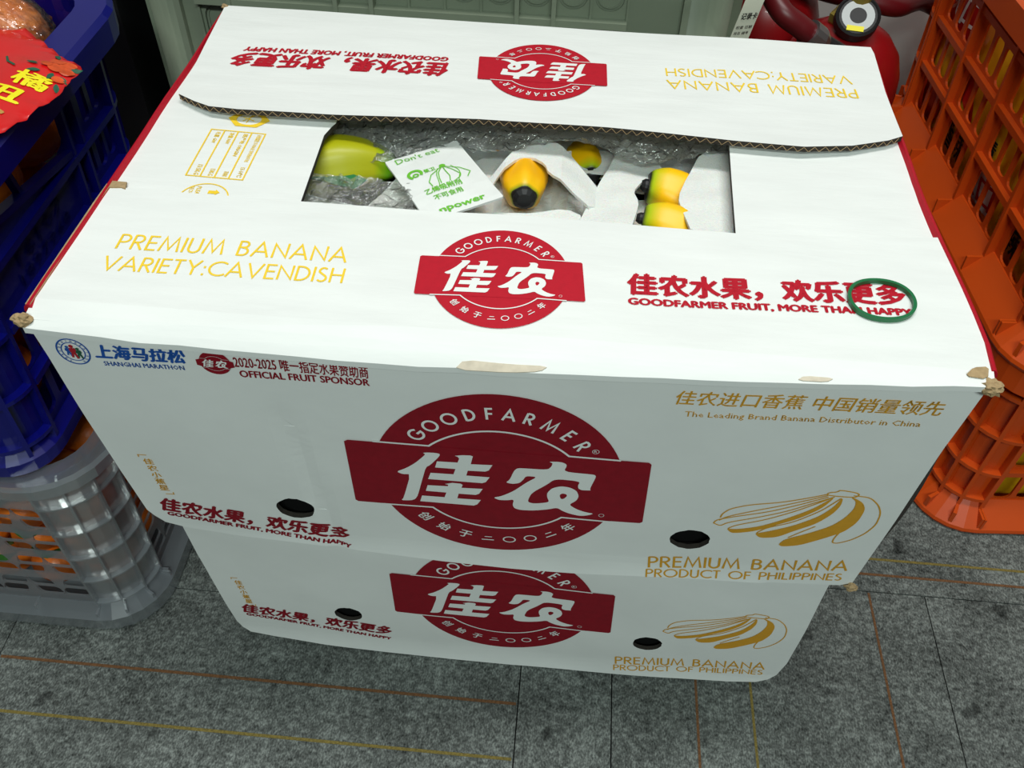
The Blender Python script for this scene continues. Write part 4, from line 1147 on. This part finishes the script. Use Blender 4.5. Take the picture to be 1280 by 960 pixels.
b_rim = [(.236, .003), (.234, .020), (.238, .024), (.258, .024), (.2625, .020), (.2625, -.004), (.258, -.004), (.246, -.003)]
b_base = [(.0, -.004), (.0, .006), (.004, .009), (.016, .009), (.022, .001), (.022, -.003), (.003, -.004)]
bc = crate('blue_crate', 'deep blue plastic crate of bagged citrus fruit on top of the milky crate', 'crate', None, BC, M['blue'], b_wall, b_rim, b_base, b_corner)

# fruit
def make_mandarin(r):
    bm = bmesh.new(); bmesh.ops.create_uvsphere(bm, u_segments=20, v_segments=12, radius=r)
    for v in bm.verts:
        q = v.co/r; d = 1+.03*mnoise.noise(q*2.0+Vector((r*900, 0, 0))); v.co = Vector((q.x*d, q.y*d, q.z*.82*d - .05*math.exp(-((q.x**2+q.y**2)/.06))*(1 if q.z > 0 else -1)))*r
    o = bm_obj('mandarin', bm, M['mandarin'], None, True)
    s = MB(); s.lathe([(.0035, 0), (.003, .002), (.001, .003)], 8, Matrix.Translation((0, 0, r*.765))); s.build('stem_button', M['stem'], o)
    return o
def put_fruit(C, levels, rad, group, label, wm):
    proto = None
    k = 0
    for zi, z in enumerate(levels):
        nx = int((C.W-.03)/(rad*2.08)); ny = int((C.D-.02)/(rad*2.08))
        for i in range(nx):
            for j in range(ny):
                # only the fruit next to the two walls that can be seen, and the top layer
                edge = (i >= nx-1) or (j == 0)
                if not edge and zi < len(levels)-1: continue
                x = C.W-.014-rad-(i-0)*0 - (nx-1-i)*rad*2.08 - (rad*.9 if zi % 2 else 0)*.3; y = .012+rad+j*rad*2.08+(rad*.25 if (zi+i) % 2 else 0)
                if y > C.D-rad-.004 or C.o.x+x < -.56: continue
                if i < nx-2 and not (j == 0 or zi == len(levels)-1): continue
                if proto is None: o = proto = make_mandarin(rad)
                else:
                    o = proto.copy(); COL.objects.link(o)
                    for ch in proto.children:
                        c = ch.copy(); COL.objects.link(c); c.parent = o
                o.location = (C.o.x+x, C.o.y+y, C.z+z); o.rotation_euler = (random.uniform(-.5, .5), random.uniform(-.5, .5), random.uniform(0, 6.28))
                tag(o, label, 'fruit', group); k += 1
put_fruit(WC, [.037, .083, .129, .175], .0262, 'mandarins piled in the milky crate', 'small orange mandarin seen through the holes of the milky crate', 'mandarin')
put_fruit(BC, [.047, .117, .180], .0370, 'large oranges in the blue crate', 'large orange fruit in the shade inside the blue crate', 'mandarin')
# green leaves between the mandarins of the milky crate
def leaf_bm(L_, W_):
    bm = bmesh.new(); N = 8; rows = []
    for i in range(N+1):
        t = i/N; hw = W_*math.sin(PI*t**.8)*.5+.0002
        rows.append([bm.verts.new((L_*t, s*hw, .004*abs(s)+.006*math.sin(PI*t))) for s in (-1, 0, 1)])
    for i in range(N):
        for k in range(2): bm.faces.new((rows[i][k], rows[i+1][k], rows[i+1][k+1], rows[i][k+1]))
    return bm
for i, (x, y, z, a) in enumerate([(-.440,.0745,.145,.3), (-.455,.0745,.190,.6), (-.432,.0745,.112,-.2), (-.480,.0745,.100,.1)]):
    o = bm_obj('citrus_leaf', leaf_bm(.030, .013), M['leaf']); o.location = (x, y, z); o.rotation_euler = (PI/2, a*.3, 0)
    tag(o, 'green citrus leaf behind the front wall of the milky crate, '+('third row of holes', 'top row of holes', 'second row from the bottom', 'far left near the bottom')[i], 'leaf', 'leaves among the mandarins')
# wrapped fruit at the rim of the blue crate
bm = bmesh.new(); bmesh.ops.create_uvsphere(bm, u_segments=40, v_segments=24, radius=1)
for v in bm.verts:
    d = 1+.05*mnoise.noise(v.co*3)+.02*mnoise.noise(v.co*8); v.co = Vector((v.co.x*.036*d, v.co.y*.029*d, v.co.z*.026*d))
wf = bm_obj('ugly_tangerine', bm, mat('wrapped_tangerine_peel', srgb(226, 132, 48), .4, .5, 55, 1.0, 150, col2=srgb(196, 96, 24), bdist=.002, coat=.5), None, True)
wf.location = (-.4110, .2900, .4980); wf.rotation_euler = (0, .2, -.35)
tag(wf, 'big orange tangerine in clear wrap beside the red bag on the blue crate', 'fruit')
bm = bmesh.new(); bmesh.ops.create_uvsphere(bm, u_segments=60, v_segments=36, radius=1)
for v in bm.verts:
    d = 1+.10*abs(mnoise.noise(v.co*6)); v.co = Vector((v.co.x*.040*d, v.co.y*.0325*d, v.co.z*.0295*d))
wr = bm_obj('clear_wrap', bm, M['wrap'], wf)
wr['label'] = 'clear crinkled wrap round the tangerine'
# red printed bag
red_out = [(-.5200,.2300),(-.4600,.2620),(-.4200,.2740),(-.4020,.2780),(-.3900,.2750),(-.3690,.2620),(-.3550,.2500),(-.3430,.2400),(-.3340,.2345),(-.3255,.2320),(-.3215,.2270),(-.3210,.2180),(-.3225,.2050),(-.3220,.1920),(-.3250,.1780),(-.3300,.1560),(-.3370,.1380),(-.3500,.1180),(-.3700,.1000),(-.4100,.0850),(-.5200,.0800)]
def S_bag(u, v, h):
    dd = min(math.hypot(u-p[0], v-p[1]) for p in red_out)
    e = min(1, dd/.03)
    return Vector((u, v, .5065+.010*e**.6-.10*max(0, u+.345)+h*(1 if h > -.001 else e)+.0025*mnoise.noise(Vector((u*28, v*28, 2)))*e))
rb = sheet('red_fruit_bag', [(smooth_poly(red_out, 1), [])], S_bag, .0020, M['bag_red'], None, .010, smooth=True)
tag(rb, 'red printed fruit bag slumped over the rim of the blue crate', 'bag')
def bag_pr(name, bm, m, h=.0006): return printed(name, bm, S_bag, h, M[m], rb, .01)
bag_pr('printed_lettering', xf(text_bm('橘', (-.011,-.010), (.013,-.010), .0175, .03), -.3420, .1960, 1, -.10), 'yellow')
bag_pr('printed_lettering', xf(text_bm('丑', (-.012,-.009), (.012,-.009), .016, .04), -.3490, .1755, 1, -.10), 'yellow')
bag_pr('printed_lettering', xf(text_bm('吾家', (-.018,-.008), (.014,-.008), .014, .05), -.3560, .1560, 1, -.35), 'goldleaf')
M['printorange'] = mat('printed_orange', srgb(226, 84, 30), .4, .4, 150)
for i, (x, y, r_) in enumerate([(-.3290,.2240,.0055),(-.3360,.2250,.0052),(-.3265,.2150,.0050),(-.3335,.2155,.0050),(-.3280,.2040,.0040),(-.3400,.2170,.0036)]):
    bag_pr('printed_orange', flat_bm([(ell(x, y, r_, r_*.92, 20), [])]), 'printorange', .0009+.0001*i)
bms = []
for i, (x, y, a) in enumerate([(-.3380,.2300,2.2),(-.3400,.2080,3.6),(-.3440,.2140,3.0),(-.3290,.2090,5.6),(-.3270,.1990,5.0),(-.3330,.2100,4.6),(-.3270,.2200,.2)]):
    L_ = .010; bms.append(xf(flat_bm([(smooth_poly([(0,0),(.4*L_,.22*L_),(L_,0),(.4*L_,-.22*L_)], 2), [])]), x, y, 1, a))
bms.append(quad_bm(ribbon([(-.3700,.2210),(-.3660,.2140),(-.3580,.2080)], .0016)))
bms.append(xf(flat_bm([(smooth_poly([(0,0),(.007,.004),(.018,0),(.007,-.004)], 2), [])]), -.4080, .2520, 1, -.5))
bag_pr('printed_leaves', merge_bm(bms), 'greenink', .0008)
bag_pr('printed_box', quad_bm(ribbon([(-.4240,.2440),(-.4020,.2380),(-.4060,.2240),(-.4280,.2300)], .0010, True)), 'goldleaf')
# clear skirt of bag hanging into the handle opening
crinkle('clear_bag_skirt', -.46, -.3470, .075, .150, lambda x, y: .4960+.02*(y-.075)/.08, M['wrap'], 'clear plastic skirt of the red bag hanging over the crate edge', 40, 30, .006, 60, None, 'bag skirt')

# ------------------------------------------------------------------ grey crate behind
GC = Crate(.525, .36, .56, .040, .010, (-.3680, .4380, 0), 0, .0005)
def g_wall(C, w_, root):
    L = C.seg[w_*2]; u0 = C.start(w_); S = lambda u, v, h: C.S(u0+u, v, h)
    p = .0318; off = (.056-.040) if w_ in (0, 2) else .02; n = int((L-.02)/p); holes = []
    cells = [off+p*(i+.5) for i in range(n) if off+p*(i+1) < L-.02]
    rows = ((.478, .535), (.372, .462), (.262, .352), (.150, .242), (.040, .132))
    for c in cells:
        for (a, b) in rows: holes.append(rrect(c-.0125, c+.0125, a, b, .0115, 5))
    sheet('ribbed_wall', [([(0, .01), (L, .01), (L, .545), (0, .545)], holes)], S, .0025, M['grey'], root, .3)
    sheet('wall_skin', [([(0, .01), (L, .01), (L, .545), (0, .545)], [])], lambda u, v, h: S(u, v, h-.0035), .0015, M['grey'], root, .3)
    # bead round every recess
    q = []
    for c in cells:
        for (a, b) in rows[:3]: q += ribbon(rrect(c-.0105, c+.0105, a+.002, b-.002, .0100, 4), .0009, True)
    sheet('recess_bead', None, lambda u, v, h: S(u, v, h-.0022), .0011, M['grey'], root, .3, bm=quad_bm(q))
    mb = MB()
    for (z0, z1) in ((.466, .472), (.355, .361), (.245, .251), (.135, .141)): mb.ubox(off, off+p*len(cells), z0, z1, 0, .010, S, 1)
    mb.build('horizontal_rib', M['grey'], root)
    for i in range(len(cells)+1):
        thick = i in (1, 4, 5, 9, 10, 13, 14) if w_ == 0 else i % 4 == 0
        mb = MB(); u = off+p*i
        if thick: mb.ubox(u-.0019, u+.0019, .012, .545, 0, .012, S, 1)
        else: mb.ubox(u-.0010, u+.0010, .012, .545, 0, .003, S, 1)
        mb.build('vertical_rib', M['grey'], root)
def g_corner(C, root):
    for k in range(4):
        u0 = sum(C.seg[:k*2+1]); L = C.seg[k*2+1]; S = lambda u, v, h: C.S(u0+u, v, h)
        mb = MB(); us = [L*i/10 for i in range(11)]
        mb.sweep(us, [(.0, 0), (.545, 0), (.545, -.003), (.0, -.003)], S); mb.build('corner_post', M['grey'], root, True)
        mb = MB()
        for c in (L*.02, L*.98): mb.ubox(c-.0022, c+.0022, .003, .545, 0, .007, S, 1)
        mb.build('corner_rib', M['grey'], root)
g_rim = [(.540, -.003), (.540, .016), (.532, .018), (.532, .020), (.560, .020), (.560, -.003)]
g_base = [(.0, -.003), (.0, .004), (.014, .004), (.014, -.003)]
gc = crate('grey_crate', 'tall grey-green plastic crate with rows of oval recesses, behind the cartons', 'crate', None, GC, M['grey'], g_wall, g_rim, g_base, g_corner)

# dark bin added to turn the shaded gap between blue and grey crates black
mb = MB(); mb.box(-.72, -.405, .46, .80, .001, .50); o0 = empty('shade_block', (-.56, .63, 0), 'added black bin in the dark gap between the blue and grey crates', 'bin')
mb.build('shade_block_body', M['blk'], o0); mb = MB(); mb.box(-.73, -.398, .452, .808, .50, .52); mb.build('shade_block_top', M['blk'], o0); fix_children(o0)

# ------------------------------------------------------------------ fire extinguishers
def extinguisher(x, y, label, hose, gauge_tilt, k=1.0, turn=0):
    root = empty('fire_extinguisher', (x, y, 0), label, 'extinguisher')
    T = Matrix.Translation((x, y, 0))
    mb = MB(); mb.lathe([(.050, .001), (.058, .004), (.064, .02), (.066, .04), (.066, .330), (.064, .350), (.057, .370), (.044, .386), (.028, .396), (.018, .400)], 40, T)
    mb.build('cylinder_body', M['extred'], root, True)
    mb = MB(); mb.lathe([(.024, .396), (.026, .400), (.026, .408), (.020, .412), (.016, .414)], 6, T); mb.build('neck_collar', M['brass'], root)
    mb = MB(); mb.lathe([(.013, .408), (.015, .414), (.015, .440), (.010, .446)], 16, T); mb.build('valve_body', M['brass'], root)
    # gauge looking up and forward
    G = Matrix.Translation((x-.003, y-.020, .4130)) @ Matrix.Rotation(turn, 4, 'Z') @ Matrix.Rotation(gauge_tilt, 4, 'X')
    mb = MB(); mb.lathe([(.019, -.010), (.0225, -.006), (.0225, .006), (.0205, .0075), (.0190, .0060)], 28, G); mb.build('gauge', M['blk'], root)
    gg = [c for c in root.children if c.name.startswith('gauge')][0]
    mb = MB()
    n = 28
    for i in range(n):
        a0, a1 = 2*PI*i/n, 2*PI*(i+1)/n
        mb.add([(.0085*math.cos(a0), .0085*math.sin(a0), .0063), (.0165*math.cos(a0), .0165*math.sin(a0), .0063), (.0165*math.cos(a1), .0165*math.sin(a1), .0063), (.0085*math.cos(a1), .0085*math.sin(a1), .0063)], [(0, 1, 2, 3)], G)
    mb.build('gauge_ring', M['silver'], gg)
    mb = MB(); mb.box(-.0095, .0075, -.0170, -.0115, .0064, .0070, G); mb.build('gauge_label', M['yellow'], gg)
    # levers
    mb = MB(); mb.box(x-.010, x+.010, y+.005, y+.085, .446, .451); mb.box(x-.010, x+.010, y+.005, y+.095, .466, .470); mb.build('lever', M['blk'], root)
    V = [Vector(p) for p in hose]; pts = []
    for i in range(len(V)-1):
        a = V[max(i-1, 0)]; b = V[i]; c = V[i+1]; d = V[min(i+2, len(V)-1)]
        for q_ in range(8):
            t = q_/8; pts.append(.5*((2*b)+(c-a)*t+(2*a-5*b+4*c-d)*t*t+(3*b-a-3*c+d)*t**3))
    pts.append(V[-1])
    mb = MB(); mb.tube(pts, .0105, 14); mb.build('hose', M['hose'], root, True)
    d = (pts[-1]-pts[-4]).normalized()
    mb = MB(); mb.tube([pts[-1]-d*.004, pts[-1]+d*.010, pts[-1]+d*.018], [.0135, .0135, .010], 14); mb.build('hose_ferrule', M['metal'], root)
    mb = MB(); mb.tube([pts[-1]+d*.018, pts[-1]+d*.050], [.010, .013], 14); mb.build('nozzle', M['blk'], root)
    fix_children(root)
    fix_children_deep(root)
    return root
def fix_children_deep(root):
    bpy.context.view_layer.update()
    for c in root.children:
        for g in c.children: g.matrix_parent_inverse = c.matrix_world.inverted()
extinguisher(.3160, .6120, 'red fire extinguisher with a round gauge behind the right rear corner of the carton', [(.312,.635,.432),(.262,.690,.408),(.311,.710,.387),(.348,.710,.382),(.390,.715,.373),(.440,.770,.358),(.490,.775,.330)], math.radians(38), turn=-.15)
extinguisher(.2480, .7420, 'red fire extinguisher half hidden between the record card and the other extinguisher', [(.248,.742,.430),(.222,.66,.475),(.2060,.54,.468),(.2150,.505,.4560),(.2350,.500,.4440),(.2480,.502,.4350)], math.radians(38))
# record card
def S_card(u, v, h): return Vector((.1480+u+.20*v, .4020-h+.04*v+.3*u, .4300+v))
rc = sheet('record_card', [(rrect(0, .0165, 0, .115, .001), [])], S_card, .0008, M['paper'], None, .03)
rc2 = None
tag(rc, 'small cream inspection card hanging at the corner of the grey crate', 'card')
def card_pr(body, x0, x1, z, hgt, bold=.02): printed('printed_lettering', text_bm(body, (x0, z), (x1, z), hgt, bold, 0, 1), S_card, .0006, M['black'], rc, .05)
card_pr('记录卡', .0022, .0158, .0600, .0058, .03)
card_pr('检查 日期', .0015, .0150, .0520, .0028, .01); card_pr('姓名 编号', .0015, .0140, .0470, .0026, .01)
card_pr('备注', .0015, .0070, .0400, .0026, .01)

# make the sub-parts of prints keep their place
for root in (up, lo):
    bpy.context.view_layer.update()
    for c in root.children:
        for g in c.children: g.matrix_parent_inverse = Matrix.Identity(4)
